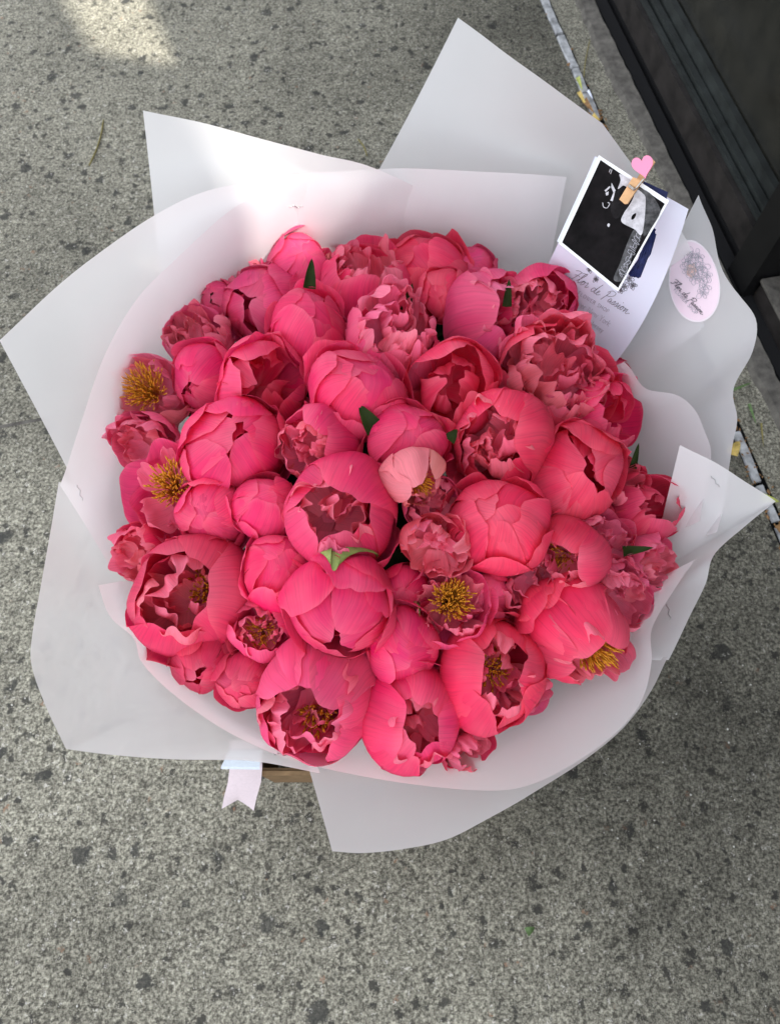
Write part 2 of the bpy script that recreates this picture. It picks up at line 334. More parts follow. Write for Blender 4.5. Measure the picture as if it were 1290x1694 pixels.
S['left'] = sheet('paper_sheet', 'wide frosted sheet arching along the left and back, with a sharp far left corner', [
    (0, 563, .465, 205, 960), (90, 478, .48, 205, 760), (170, 415, .492, 235, 650), (245, 365, .50, 265, 580), (330, 322, .51, 320, 520), (400, 302, .515, 380, 470), (500, 286, .515, 450, 430), (610, 280, .515, 560, 410), (700, 280, .515, 660, 405), (820, 285, .51, 770, 420), (935, 295, .505, 900, 480)], seed=3, lift=-.01, amp=.0015, nu=84)
S['left_inner'] = sheet('paper_sheet', 'inner frosted sheet curving close round the left side of the flowers', [
    (100, 803, .43, 195, 960), (112, 770, .44, 195, 880), (138, 690, .455, 200, 800), (175, 585, .465, 215, 700), (230, 490, .475, 255, 610), (300, 420, .482, 310, 530), (387, 345, .49, 380, 470), (460, 312, .495, 450, 430), (545, 293, .495, 540, 410), (640, 330, .43, 640, 405), (720, 372, .36, 720, 405)], seed=4, lift=0, amp=.001, nu=84)
S['lower_left'] = sheet('paper_sheet', 'broad frosted sheet flaring out at the lower left below the stamen flowers', [
    (98, 798, .40, 205, 800), (84, 880, .395, 200, 860), (68, 970, .39, 200, 920), (54, 1050, .385, 208, 985), (53, 1100, .38, 225, 1040), (75, 1165, .375, 255, 1090), (110, 1239, .37, 300, 1140, 1), (180, 1248, .37, 340, 1170), (290, 1256, .372, 390, 1205), (420, 1259, .378, 440, 1225), (530, 1279, .38, 520, 1250)], seed=5, lift=-.02, amp=.0015, bulge=.006)
S['front'] = sheet('paper_sheet', 'frosted sheet fanning out at the bottom over the pavement, below the lowest flowers', [
    (550, 1408, .335, 500, 1235), (600, 1411, .335, 550, 1245), (670, 1404, .34, 600, 1250), (740, 1388, .345, 660, 1255), (810, 1352, .35, 720, 1250), (880, 1312, .36, 780, 1240), (960, 1262, .37, 840, 1215), (1030, 1205, .38, 900, 1180), (1075, 1145, .385, 950, 1140), (1105, 1086, .39, 1000, 1090)], seed=6, lift=-.035, amp=.001, bulge=.004)
S['right_back'] = sheet('paper_sheet', 'wavy frosted sheet on the right that carries the pink oval sticker', [
    (1155, 322, .545, 1000, 620), (1168, 372, .54, 1010, 640), (1185, 430, .53, 1020, 660), (1222, 490, .515, 1030, 680), (1250, 535, .50, 1040, 700), (1246, 580, .485, 1045, 720), (1219, 635, .475, 1050, 745), (1222, 685, .47, 1055, 770), (1205, 740, .45, 1065, 800), (1195, 820, .43, 1085, 850), (1185, 880, .42, 1100, 900)], seed=7, lift=-.01, amp=.0035)
S['right_inner'] = sheet('paper_sheet', 'small inner frosted sheet tucked behind the rightmost buds', [
    (1030, 600, .47, 985, 600), (1072, 640, .465, 1010, 640), (1130, 660, .46, 1030, 690), (1165, 715, .455, 1050, 740), (1172, 780, .44, 1075, 810), (1160, 860, .43, 1095, 880)], seed=8, lift=.0, amp=.002)
S['right'] = sheet('paper_sheet', 'frosted sheet folded to a sharp corner at the far right edge', [
    (1124, 736, .475, 1085, 900), (1180, 764, .47, 1088, 915), (1230, 797, .465, 1090, 930), (1281, 830, .455, 1090, 945, 1), (1235, 868, .44, 1085, 965), (1182, 916, .425, 1080, 980), (1166, 965, .41, 1060, 1010), (1140, 1020, .40, 1040, 1050), (1104, 1092, .385, 1000, 1095)], seed=9, lift=.0, amp=.0008, bulge=.0)
S['collar'] = sheet('paper_sheet', 'pink-tinged inner frosted sheet forming the low lip round the front of the flowers', [
    (163, 968, .42, 205, 960), (182, 1019, .415, 215, 1010), (222, 1056, .41, 240, 1050), (234, 1094, .408, 262, 1085), (276, 1139, .405, 300, 1120), (340, 1187, .40, 350, 1160), (400, 1222, .40, 400, 1195), (470, 1252, .40, 465, 1220), (560, 1276, .40, 560, 1235), (680, 1297, .40, 680, 1240), (800, 1308, .40, 780, 1235), (870, 1300, .40, 840, 1215), (940, 1268, .405, 890, 1185), (1015, 1215, .41, 930, 1150), (1060, 1160, .415, 960, 1120), (1077, 1095, .42, 990, 1080), (1078, 1040, .425, 1020, 1040), (1115, 975, .43, 1050, 1000), (1150, 925, .435, 1080, 960)], seed=10, lift=.005, amp=.001, nu=110, bulge=.002)
def bvh(o):
    me = o.data; return BVHTree.FromPolygons([v.co.copy() for v in me.vertices], [tuple(p.vertices) for p in me.polygons])
TREES = {k: bvh(o) for k, o in S.items()}
def onto(tree, x, y, off):
    v = Vector(ray(x, y)); h = tree.ray_cast(Vector(CAM), v)
    if h[0] is None: return None
    return np.array(h[0]) - np.array(v.normalized())*off
# ------------------------------------------------------------------ peonies
TINT = dict(hot=(.92, .013, .155), coral=(.95, .022, .115), dusk=(.78, .010, .10), rose=(.91, .052, .225), shell=(.96, .17, .24), blush=(.93, .12, .30), pale=(.97, .26, .37), salmon=(.98, .33, .31), deep=(.68, .012, .07))
def petal_grid(R, phi, W, th0, th1, r=1.0, ov=.03, curl=0.0, ruf=0.0, rag=.02, wav=.012, zoff=0.0, zs=1.0, base=.5, tip=.80, rnd=.30, cup=0.0, off=(0, 0), lip=.022, rs=None, nu=15, nv=15):
    u = np.linspace(-1, 1, nu)[:, None]; v = np.linspace(0, 1, nv)[None, :]
    p = rs.rand(12)*6.283
    wsh = np.where(v < .55, base + (1-base)*np.sin(v/.55*math.pi/2), tip + (1-tip)*np.cos(np.clip((v-.55)/.45, 0, 1)*math.pi/2))
    a = u*W*wsh
    edge = 1 - rnd*np.abs(u)**2.8 + rag*(np.sin(4.5*u+p[0]) + .7*np.sin(9*u+p[1]) + .35*np.sin(17*u+p[2])) - .05*np.exp(-((u-(p[3]-3.14)*.2)/.10)**2)*(rs.rand() < .5)
    th = th0 + (th1-th0)*v*edge**(v)
    m_ = np.stack([np.sin(th)*math.cos(phi), np.sin(th)*math.sin(phi), -np.cos(th)], -1)
    tv = np.array([-math.sin(phi), math.cos(phi), 0])
    d = np.cos(a)[..., None]*m_ + np.sin(a)[..., None]*tv
    rr = r + ov*u + curl*v**4 + cup*(np.abs(u)**2)*v
    rr = rr + lip*(v**9 + .7*np.abs(u)**8*np.clip(v*1.6-.3, 0, 1))
    rr = rr + wav*(np.sin(2.1*u+p[4]+3*v) + .7*np.sin(4.2*u+p[5]-4*v))*v
    if ruf:
        ew = np.clip(v*1.15-.12, 0, 1)**1.5
        rr = rr + ruf*ew*(np.sin(4.2*u+p[6]+2.5*v) + .7*np.sin(8*u+p[7]-4*v) + .16*np.sin(13*u+p[8]+6*v))
        th2 = ruf*.5*ew*np.sin(8*u+p[9]+4*v)
        d = d + th2[..., None]*np.array([math.cos(p[10])*.6, math.sin(p[10])*.6, .6])
    P = d*rr[..., None]; P[..., 2] = P[..., 2]*zs + zoff; P[..., :2] += np.array(off)
    uv = np.stack(np.broadcast_arrays((u+1)/2, v), -1).reshape(-1, 2)
    return P.reshape(-1, 3)*R, uv
PN = 0
def jitter(c, rs, k=.10):
    f = 1 + k*(rs.rand()*2-1); return (min(1, c[0]*f), c[1]*f*(1+.3*(rs.rand()-.5)), c[2]*f*(1+.2*(rs.rand()-.5)), 1)
def center_of(x, y, dz):
    z = .45
    for _ in range(12):
        P = at(x, y, z); q = min(1.15, np.hypot(*(P[:2]-AX))/.29); z = .395 + .085*(1-q*q) + dz
    return P
TIE = np.array([AX[0], AX[1], .12])
def peony(x, y, rp, kind, ox, oy, label, tint='hot', roll=0.0, dz=0.0, op=None, guards=0, seed=None, stam=None, inner=None, sepal=None, pet=None, gt=None):
    global PN
    PN += 1; rs = np.random.RandomState(seed or (100 + PN*7))
    C = center_of(x, y, dz); dep = np.dot(C-CAM, FW); R = 1.09*rp*dep/FPX
    al = ray(x, y); al = al/np.linalg.norm(al); l = math.hypot(ox, oy)
    if l > .97: ox, oy = ox*.97/l, oy*.97/l
    ax = RT*ox - UP*oy - al*math.sqrt(max(0, 1-ox*ox-oy*oy)); ax /= np.linalg.norm(ax)
    # reference azimuth: image right
    e1 = RT - ax*np.dot(RT, ax); e1 /= np.linalg.norm(e1); e2 = np.cross(ax, e1)
    c_, s_ = math.cos(roll), math.sin(roll); b1 = e1*c_ + e2*s_; b2 = -e1*s_ + e2*c_
    sq = 1 + .12*(rs.rand()-.5); B = np.stack([b1*sq, b2/sq, ax], 0)
    t = empty('peony', C, label, 'flower', 'peonies in the bouquet')
    base = TINT[tint]; wp1 = rs.rand(3)*6.28; wp2 = rs.rand(3)*6.28
    base = tuple(a*(1-m_) + b*m_ for a, b, m_ in zip(base, TINT['pale'], [.10*rs.rand()]*3))
    def add(c, **kw):
        P, uv = petal_grid(R, rs=rs, **kw)
        Q = P/R; pp = rs.rand(6)*6.28
        P = P + R*(.060*np.sin(Q[:, [1, 2, 0]]*2.6 + wp1) + .030*np.sin(Q[:, [2, 0, 1]]*5.5 + wp2) + .012*np.sin(Q[:, [1, 2, 0]]*9 + pp[:3]) + .006*np.sin(Q[:, [2, 0, 1]]*17 + pp[3:]))
        o = mesh('petal', P @ B + C, gridfaces(kw.get('nu', 15), kw.get('nv', 15)), M['petal'], t, uv=uv); o.color = jitter(c, rs); return o
    G = 2.39996; st = rs.rand()*6.28
    lite = tuple(.35*a + .65*b for a, b in zip(base, TINT['pale'])) if tint != 'salmon' else TINT['salmon']
    deep = tuple(.5*a + .5*b for a, b in zip(base, TINT['deep']))
    if kind == 'bud':
        o_ = .25 if op is None else op
        for i in range(5):      # outer wrap: wide petals whose rounded rims show across the ball
            add(base, phi=st+i*G, W=.78+.32*rs.rand(), th0=.06, th1=1.75+.75*rs.rand(), r=1.02-.018*i, ov=.04*(1 if rs.rand() < .5 else -1), wav=.020, rag=.010, rnd=.36, curl=-.01+.05*(rs.rand() < .3), tip=.68)
        for i in range(4):
            add(base, phi=st+1.2+i*G, W=.9+.25*rs.rand(), th0=.1, th1=2.65+.3*rs.rand()-max(0, o_)*.42, r=.935-.018*i, ov=.035, wav=.020, rag=.012, rnd=.32, curl=-.03, tip=.76)
        if o_ < .5:
            for i in range(3):
                add(base, phi=st+.4+i*G, W=.95, th0=.1, th1=3.05+.3*rs.rand()-max(0, o_)*.5, r=.885-.02*i, ov=.03, wav=.012, rag=.015, rnd=.3, curl=-.02)
        for i in range(6):
            add(deep if o_ > .3 else base, phi=st+.5+i*G, W=.6, off=(rs.rand(2)-.5)*.25, th0=.05, th1=2.75+.3*rs.rand()-max(0, o_)*.35, r=.80-.07*i, ov=.06, wav=.03, rag=.03, ruf=.04, rnd=.3, nu=19)
    elif kind == 'cup':
        o_ = .55 if op is None else op
        for i, (an, t1, W_) in enumerate(pet or []):     # petals read one by one: the way they lean, how far they close, how wide
            add(base, phi=math.radians(an)-roll, W=W_*1.08, th0=.06, th1=t1+.08, r=1.0-.017*i, ov=.03*(1 if i % 2 else -1), wav=.018, rag=.010, rnd=.34, curl=-.03-.05*rs.rand(), ruf=.016, tip=.74, nu=21)
        for i in range(0 if pet else 5):
            add(base, phi=st+i*G, W=1.0+.2*rs.rand(), th0=.06, th1=2.62-o_*.85+.7*(rs.rand()-.5), r=1.0-.018*i, ov=.035, wav=.016, rag=.012, rnd=.32, curl=-.05*rs.rand(), ruf=.005, tip=.76)
        for i in range(6):
            add(base, phi=st+.7+i*G, W=.74, th0=.1, th1=2.62-o_*.75+.5*(rs.rand()-.5), r=.88-.035*i, ov=.05, wav=.02, rag=.025, rnd=.3, ruf=.018, nu=19)
        n = 16 if inner is None else inner+5
        for i in range(n):
            q = i/max(1, n); add(lite, phi=st+i*G, W=.5+.3*rs.rand(), th0=.05, th1=2.15+.45*rs.rand(), r=.74-.46*q, ov=.08, ruf=.052, rag=.032, wav=.03, zoff=.18+.18*rs.rand()+.20*q*(.2 if stam else 1), rnd=.25, tip=.8, nu=27, nv=17, off=(rs.rand(2)-.5)*(.25 if stam else .5)*(.4+q))
    elif kind == 'ruffle':
        for i in range(6):
            add(base, phi=st+i*G, W=.95, th0=.06, th1=1.85+.5*rs.rand(), r=1.0-.02*i, ov=.05, ruf=.025, wav=.03, rag=.025, curl=.05*(rs.rand()-.3), nu=21)
        n = 22 if inner is None else inner+5
        for i in range(n):
            q = i/max(1, n); add(lite, phi=st+i*G, W=.55+.3*rs.rand(), th0=.05, th1=1.95+.5*rs.rand(), r=.90-.62*q, ov=.08, ruf=.062, rag=.036, wav=.04, zoff=.06+.16*rs.rand()+.18*q, rnd=.25, tip=.8, nu=27, nv=17, off=(rs.rand(2)-.5)*.6*(.3+q))
    elif kind == 'open':
        n = 7
        for i in range(n):
            add(base, phi=st+i*G, W=.92+.15*rs.rand(), th0=.06, th1=1.55+.65*rs.rand(), r=1.0-.025*i, ov=.04, ruf=.025, wav=.03, rag=.025, curl=.10*rs.rand(), nu=21)
        for i in range(6 if inner is None else inner):
            add(lite, phi=st+.8+i*G, W=.42+.2*rs.rand(), th0=.3, th1=1.6+.5*rs.rand(), r=.80-.03*i, ov=.08, ruf=.06, rag=.045, wav=.03, zoff=.05+.22*rs.rand(), rnd=.25, nu=23)
    if kind in ('bud', 'cup') and not guards and rp > 50:
        guards = 1 + int(rs.rand() < .5); c0 = math.atan2(y-850, 655-x); gt = [c0 + 1.3*(rs.rand()*2-1) for _ in range(2)]
    for i in range(guards):      # loose outer petals hanging away from the bloom
        a0 = (gt[i] if gt else rs.rand()*6.28)
        add(base, phi=a0 - roll, W=.72, th0=.5, th1=1.75+.35*rs.rand(), r=1.06, ov=.02, ruf=.012, wav=.02, rag=.015, curl=.09, rnd=.25)
    if stam:
        sx, sy, n, spread, hz = stam; n = int(n*1.7)
        parts = []
        for i in range(n):
            f = math.sqrt((i+.5)/n); a_ = i*G + rs.rand()*.5
            q0 = np.array([sx*.6 + .25*f*spread*math.cos(a_), sy*.6 + .25*f*spread*math.sin(a_), hz-.55])
            q1 = np.array([sx + f*spread*math.cos(a_)*(1+.2*rs.rand()), sy + f*spread*math.sin(a_)*(1+.2*rs.rand()), hz + .12*rs.rand() - .16*f*f]) + rs.randn(3)*np.array([.05, .05, .03])
            md = (q0+q1)/2 + (rs.rand(3)-.5)*.06; dr = q1-md; dr /= np.linalg.norm(dr) + 1e-9
            w_ = rs.rand(3)-.5
            path = [q0, md, q1, q1+dr*.03+w_*.02, q1+dr*.12+w_*.07, q1+dr*.17+w_*.10]
            v_, f_ = tube(np.array(path), [.006, .006, .007, .017, .018, .006], 4); parts.append((v_, f_))
        V, Fc = join(parts); o = mesh('stamens', (np.array(V)*R) @ B + C, Fc, M['stamen'], t); o['kind'] = 'stuff'
    if sepal:
        for (phi_, th1_, W_) in sepal:
            P, uv = petal_grid(R, phi_-roll, W_, .15, th1_, r=1.12, ov=0, rnd=.6, tip=.18, base=.8, rs=rs, rag=0, curl=.05)
            mesh('sepal', P @ B + C, gridfaces(15, 15), M['sepal'], t, uv=uv)
    # stem down into the wrapped bunch
    b0 = C - ax*R*.9; tgt = TIE + np.array([(b0[0]-AX[0])*.25, (b0[1]-AX[1])*.25, 0])
    pth = catmull([b0, b0*.8 + tgt*.2 - ax*.02*np.array([1, 1, .3]), tgt], 7)
    mesh('stem', *tube(pth, .004, 6), M['stem'], t)
    for k_ in range(2):      # stem leaves under the bloom
        a0 = pth[1]*.5 + pth[2]*.5; to = np.array([AX[0]-a0[0], AX[1]-a0[1], 0]); an = math.atan2(to[1], to[0]) + (1.2 if np.hypot(*to[:2]) > .1 else 3.1)*(rs.rand()*2-1)
        dr = np.array([math.cos(an), math.sin(an), .25]); sd = np.array([-math.sin(an), math.cos(an), 0]); V = []
        for q in np.linspace(0, 1, 7):
            for w_ in (-1, 0, 1): V.append(a0 + dr*.10*q + sd*w_*.021*math.sin(math.pi*min(1, q*.9+.1))**.8 + np.array([0, 0, -.03*q*q + .006*abs(w_)]))
        mesh('leaf', V, gridfaces(7, 3), M['leaf'], t)
    return t
P = peony
# back row
P(500, 447, 58, 'bud', .1, -.5, 'rounded pink peony at the back with a small green leaf tip at its right', 'rose', dz=-.004, op=.0, roll=.4)
P(412, 462, 34, 'ruffle', -.5, -.6, 'small pink peony peeking out at the upper left of the back row', 'rose', dz=-.02, inner=6)
P(548, 440, 30, 'ruffle', .1, -.7, 'small frilly pink peony half hidden behind the sharp green leaf tip', 'pale', dz=-.025, inner=6)
P(600, 478, 72, 'cup', .05, -.62, 'peony at the back with a dark red hollow under its hooded top petal', 'hot', op=.35, inner=8, guards=1, gt=[1.3], pet=[(270, 2.5, 1.2), (200, 2.4, 1.1), (340, 2.4, 1.1), (90, 2.2, 1.0)])
P(645, 432, 36, 'bud', 0, -.7, 'small crimson bud behind the pointed petals of the back row', 'coral', dz=-.02)
P(700, 452, 66, 'bud', -.25, -.55, 'coral peony in the back row with tall pointed outer petals', 'coral', op=.1, guards=2, gt=[1.9, .6], dz=.0)
P(772, 450, 42, 'bud', .1, -.35, 'narrow dusky pink bud at the right of the back row', 'rose', op=.0, dz=-.012)
P(735, 490, 42, 'bud', -.2, -.2, 'smooth coral bud just in front of the pointed back petals', 'coral', op=0, dz=.006)
P(365, 500, 34, 'bud', -.5, -.3, 'small pink bud on the left edge between the ruffled flower and the back row', 'rose', dz=-.01)
# second row
P(438, 510, 64, 'bud', -.5, -.1, 'large pink peony with a pale cream rim on its left side', 'rose', op=.3, roll=1.0)
P(512, 545, 66, 'bud', .02, -.55, 'smooth ball-shaped bud with a rolled hood petal on top, behind the centre left', 'hot', op=-.15, guards=1, gt=[1.35], dz=.008, seed=403)
P(650, 562, 80, 'cup', .15, -.42, 'frilly open peony below the middle green leaf tip in the back half', 'rose', op=.75, inner=18, pet=[(265, 2.35, 0.95), (215, 2.3, 0.9), (320, 2.2, 0.9), (180, 2.2, 0.8), (0, 2.0, 1.0), (90, 1.9, 1.2)])
P(808, 530, 74, 'cup', .35, -.25, 'peony with a smooth left side and frilled opening on its right, below the back row', 'rose', op=.45, inner=10, pet=[(180, 2.75, 1.25), (240, 2.6, 1.0), (110, 2.4, 1.0), (330, 2.2, 0.8), (30, 2.1, 0.9)])
P(888, 508, 62, 'cup', .10, -.05, 'pink peony beside the printed card with a small frilly crimson heart', 'hot', op=.5, inner=12, dz=.034, pet=[(250, 2.5, 1.2), (190, 2.4, 1.0), (110, 2.3, 1.0), (330, 2.2, 1.0), (40, 2.1, 0.9)])
P(330, 562, 52, 'ruffle', -.3, -.35, 'loose ruffled pale pink peony at the upper left edge', 'blush', inner=14, dz=.01)
P(345, 626, 56, 'bud', -.5, .15, 'smooth pink peony with wide left petals, right of the upper golden stamens', 'hot', op=.1, roll=.7)
P(432, 645, 74, 'bud', .08, -.10, 'round bud with a small dark star-shaped opening, left of centre', 'hot', op=.5, seed=417)
P(590, 650, 78, 'bud', .25, -.5, 'big smooth round bud with a pale folded flap on top, behind the dark leaf', 'hot', op=-.1, dz=.006, guards=1, gt=[2.0])
P(745, 640, 78, 'bud', .18, -.22, 'cupped coral bud with a small torn opening, right of centre at the back', 'coral', op=.75)
P(912, 622, 88, 'ruffle', .28, -.12, 'largest ruffled peony, its pale frilly centre open, below the printed card', 'coral', inner=26, guards=2, gt=[-.1, -1.5])
P(1012, 625, 30, 'bud', .6, -.3, 'small dark red bud tip at the right of the largest ruffled peony', 'dusk', dz=-.01)
# left edge
P(254, 655, 58, 'open', -.45, -.2, 'open pale peony on the left edge with bushy golden stamens uppermost', 'pale', stam=(0, .1, 120, .46, .45), inner=6, dz=.018)
P(245, 732, 52, 'ruffle', -.45, .1, 'ruffled pink peony on the left edge under the upper golden stamens', 'blush', inner=10, dz=.014)
P(290, 815, 74, 'open', -.25, -.1, 'open peony on the left edge with two tufts of golden stamens', 'rose', stam=(.05, .12, 100, .32, .55), inner=7, dz=.008)
P(352, 850, 58, 'bud', -.2, .3, 'smooth rosy bud covering the right half of the lower left stamens', 'hot', op=0, dz=.004)
P(235, 915, 48, 'ruffle', -.6, .1, 'ruffled crimson peony on the left edge above the biggest open bloom', 'dusk', inner=8, dz=.006)
# centre
P(390, 742, 84, 'bud', -.05, -.30, 'large magenta bud with a puckered opening, between the left stamens and the centre', 'hot', op=.12, seed=433, dz=.004)
P(527, 738, 66, 'cup', -.35, .05, 'peony left of centre with crinkled frills spilling from its left side', 'hot', op=.7, inner=16, pet=[(0, 2.5, 1.2), (60, 2.6, 1.0), (300, 2.4, 1.0), (180, 1.8, 0.9), (120, 2.0, 0.9), (240, 1.9, 0.9)])
P(672, 726, 64, 'bud', .1, -.35, 'smooth bud behind the pale salmon flower at the centre', 'hot', op=.0)
P(832, 728, 80, 'cup', -.15, .02, 'round cupped peony with a dark hollow centre and frilled left lip', 'coral', op=.72, inner=13, seed=440, pet=[(10, 2.7, 1.2), (70, 2.6, 1.1), (130, 2.45, 1.0), (310, 2.45, 1.0), (190, 2.15, 0.9), (240, 2.15, 0.9)])
P(1000, 690, 62, 'bud', .55, -.05, 'bud on the right with a dark slit on its right side', 'hot', op=.6)
P(950, 782, 80, 'bud', .25, .05, 'large smooth coral bud to the right with one wide rounded front petal', 'coral', op=.2, dz=.004, roll=2.2)
P(1064, 838, 60, 'bud', .45, -.1, 'dark pink bud at the far right of the bouquet', 'dusk', op=.5)
P(1020, 800, 48, 'ruffle', .3, -.2, 'peony with folded ribbon-like petals left of the far right bud', 'coral', inner=4, dz=-.006)
P(686, 790, 50, 'cup', .30, .38, 'small pale salmon peony at the centre with brown-gold stamens', 'salmon', op=.6, stam=(.1, -.1, 55, .26, .3), inner=1, dz=.022, seed=460, pet=[(180, 2.75, .8), (115, 2.85, .8), (40, 2.5, .7), (240, 2.3, .7)])
P(722, 905, 52, 'ruffle', -.1, .25, 'loose coral peony below the salmon flower with curled pale petals', 'shell', inner=7, dz=.014)
P(716, 838, 46, 'ruffle', .15, .05, 'small rose frill just below the pale salmon peony', 'blush', inner=9, dz=-.004)
P(820, 868, 80, 'bud', .05, -.35, 'smooth egg-shaped bud right of the salmon flower', 'coral', op=-.1, dz=.006, roll=.9)
P(440, 838, 54, 'bud', .15, -.35, 'plain smooth bud tucked left of the big centre peony', 'hot', op=0)
P(565, 850, 92, 'cup', .02, -.22, 'biggest peony at the centre, half open with a silvery pink hollow', 'hot', op=.62, inner=10, dz=.008, guards=2, gt=[-.9, -2.0], seed=475, pet=[(62, 2.92, 1.35), (8, 2.55, 1.1), (150, 2.4, 0.9), (215, 2.45, 1.0), (268, 2.6, 1.0), (312, 2.5, 1.0)])
P(465, 945, 62, 'bud', -.15, -.45, 'plain round bud left of the flower with the green sepal', 'hot', op=.0)
P(563, 1005, 86, 'bud', -.10, .74, 'large bud upside down with a green sepal at its upper end', 'hot', op=.4, sepal=[(1.6, 1.7, .62)], dz=.022)
P(934, 920, 64, 'cup', -.35, .15, 'half open coral peony on the right with a dark hollow on its left', 'coral', op=.7, inner=8, stam=(-.1, 0, 40, .25, .1), pet=[(0, 2.5, 1.2), (70, 2.6, 1.0), (300, 2.2, 1.0), (130, 2.4, 0.8)])
P(995, 905, 52, 'ruffle', .25, .0, 'frilly light pink peony right of the half open coral one', 'blush', inner=14)
P(1070, 935, 46, 'ruffle', .6, .0, 'crinkled pink peony pointing right under the far right bud', 'blush', inner=10, dz=.004)
P(1018, 985, 54, 'ruffle', .4, .25, 'ruffled pink peony on the right edge above the golden tuft', 'blush', inner=12, dz=.0)
P(738, 1000, 66, 'open', .05, -.05, 'open flower below the salmon one showing a full disc of golden stamens', 'rose', stam=(.12, .10, 150, .33, .30), inner=12, dz=.004)
P(870, 960, 52, 'ruffle', .0, .1, 'flat crinkled pink peony between the golden disc and the half open coral flower', 'blush', inner=8, dz=-.01)
P(672, 978, 44, 'bud', -.2, .1, 'small low bud left of the golden stamen disc', 'hot', op=0, dz=-.022)
P(800, 985, 46, 'bud', .2, .1, 'low rosy bud deep between the golden disc and the flat crinkled peony', 'rose', op=0, dz=-.026)
# front
P(664, 1072, 62, 'bud', .1, .35, 'round bud with a greenish streak, below the golden stamen disc', 'hot', op=.1, sepal=[(1.2, 2.1, .12)])
P(812, 1112, 86, 'cup', .12, .05, 'half open peony at the lower right with stamens in a vertical slit', 'coral', op=.62, inner=6, stam=(.0, .1, 70, .26, .05), seed=498, pet=[(180, 2.75, 1.2), (230, 2.6, 1.1), (0, 2.65, 1.15), (320, 2.5, 1.0), (120, 2.4, 0.8), (60, 2.3, 0.9)])
P(945, 1045, 82, 'cup', .45, .45, 'peony at the lower right opening outward over a golden tuft', 'coral', op=.75, inner=9, stam=(.2, -.1, 60, .28, .62), pet=[(120, 2.8, 1.2), (60, 2.7, 1.1), (180, 2.6, 1.1), (240, 2.3, 0.9), (0, 2.2, 0.8)])
P(322, 985, 100, 'cup', -.18, .02, 'biggest open bloom at the lower left with golden stamens inside', 'dusk', op=.78, inner=9, stam=(.2, .1, 90, .26, .0), guards=1, gt=[-1.6], seed=510, pet=[(0, 2.75, 1.25), (320, 2.65, 1.1), (260, 2.5, 1.1), (60, 2.6, 1.0), (100, 2.3, 1.1), (180, 2.15, 1.1), (220, 2.25, 1.0)])
P(336, 1090, 54, 'bud', -.25, .5, 'drooping crimson peony with two broad petals at the lower left rim', 'dusk', op=.2, dz=-.006)
P(435, 1040, 50, 'cup', -.15, .0, 'small peony with golden stamens between the big lower left bloom and the sepal bud', 'rose', op=.85, inner=6, stam=(-.05, -.1, 60, .32, .15), pet=[(90, 2.2, 1.0), (30, 2.4, 1.0), (200, 2.3, 0.9), (270, 2.5, 1.2)])
P(408, 1125, 48, 'bud', -.25, .25, 'smooth rose bud at the lower left beside the frilly front bloom', 'dusk', op=0, dz=.0)
P(526, 1158, 100, 'cup', -.12, .12, 'large frilly bloom at the front left with a rosette and a golden tuft', 'rose', op=.72, inner=16, stam=(.05, -.2, 45, .18, .25), seed=522, pet=[(55, 2.85, .85), (95, 2.75, 0.75), (135, 2.6, 0.75), (10, 2.65, .9), (325, 2.45, .9), (250, 2.1, 1.1), (200, 2.25, .9)])
P(680, 1180, 82, 'cup', .1, .25, 'loose pink peony at the front with one pale inner petal', 'hot', op=.55, inner=6, pet=[(180, 2.8, 1.2), (230, 2.85, 1.0), (0, 2.65, 1.0), (60, 2.75, 1.0), (100, 2.55, 0.9), (300, 2.65, 0.9)])
P(768, 1230, 44, 'ruffle', .4, .45, 'dusky folded peony at the bottom edge of the bouquet', 'dusk', inner=5, dz=.0)
P(860, 1150, 44, 'ruffle', .5, .4, 'crumpled pink peony low at the lower right rim', 'blush', inner=6, dz=-.004)

# ------------------------------------------------------------------ loose green leaves
def leaf(x, y, dx, dy, wid, z, label, mat='leaf', tilt=.5, name='leaf', cat='leaf', group=None):
    a = at(x, y, z); b = at(x+dx, y+dy, z + tilt*math.hypot(dx, dy)*.0006)
    t = np.linspace(0, 1, 9); ln = np.linalg.norm(b-a); sd = np.cross(b-a, CAM-a); sd /= np.linalg.norm(sd); nr = np.cross(sd, b-a); nr /= np.linalg.norm(nr)
    V = []
    for q in t:
        wq = wid*.00036*((1-q)**.75*(1+.3*q) + .02); c = a*(1-q)+b*q + nr*ln*.10*math.sin(q*3.14)
        for k in (-1, -.5, 0, .5, 1): V.append(c + sd*wq*k + nr*abs(k)*wq*.35)
    o = mesh(name, V, gridfaces(9, 5), M[mat]); tag(o, label, cat, group); return o
leaf(512, 478, 4, -50, 22, .462, 'sharp dark green leaf tip sticking up in the back left of the bouquet', tilt=.6)
leaf(670, 515, 12, -46, 18, .478, 'green leaf tip above the frilly peony in the middle of the back half')
leaf(838, 508, 4, -46, 16, .462, 'small green leaf tip beside the peony near the printed card')
leaf(622, 712, -28, -42, 30, .495, 'dark triangular leaf near the centre of the bouquet')
leaf(742, 728, 14, -18, 20, .495, 'tiny dark leaf between the smooth bud and the hollow-centred peony')
leaf(1046, 775, 10, -42, 12, .42, 'thin dark leaf blade on the right edge of the bouquet')
leaf(1030, 912, 50, -6, 16, .43, 'dark narrow leaf under the far right bud')
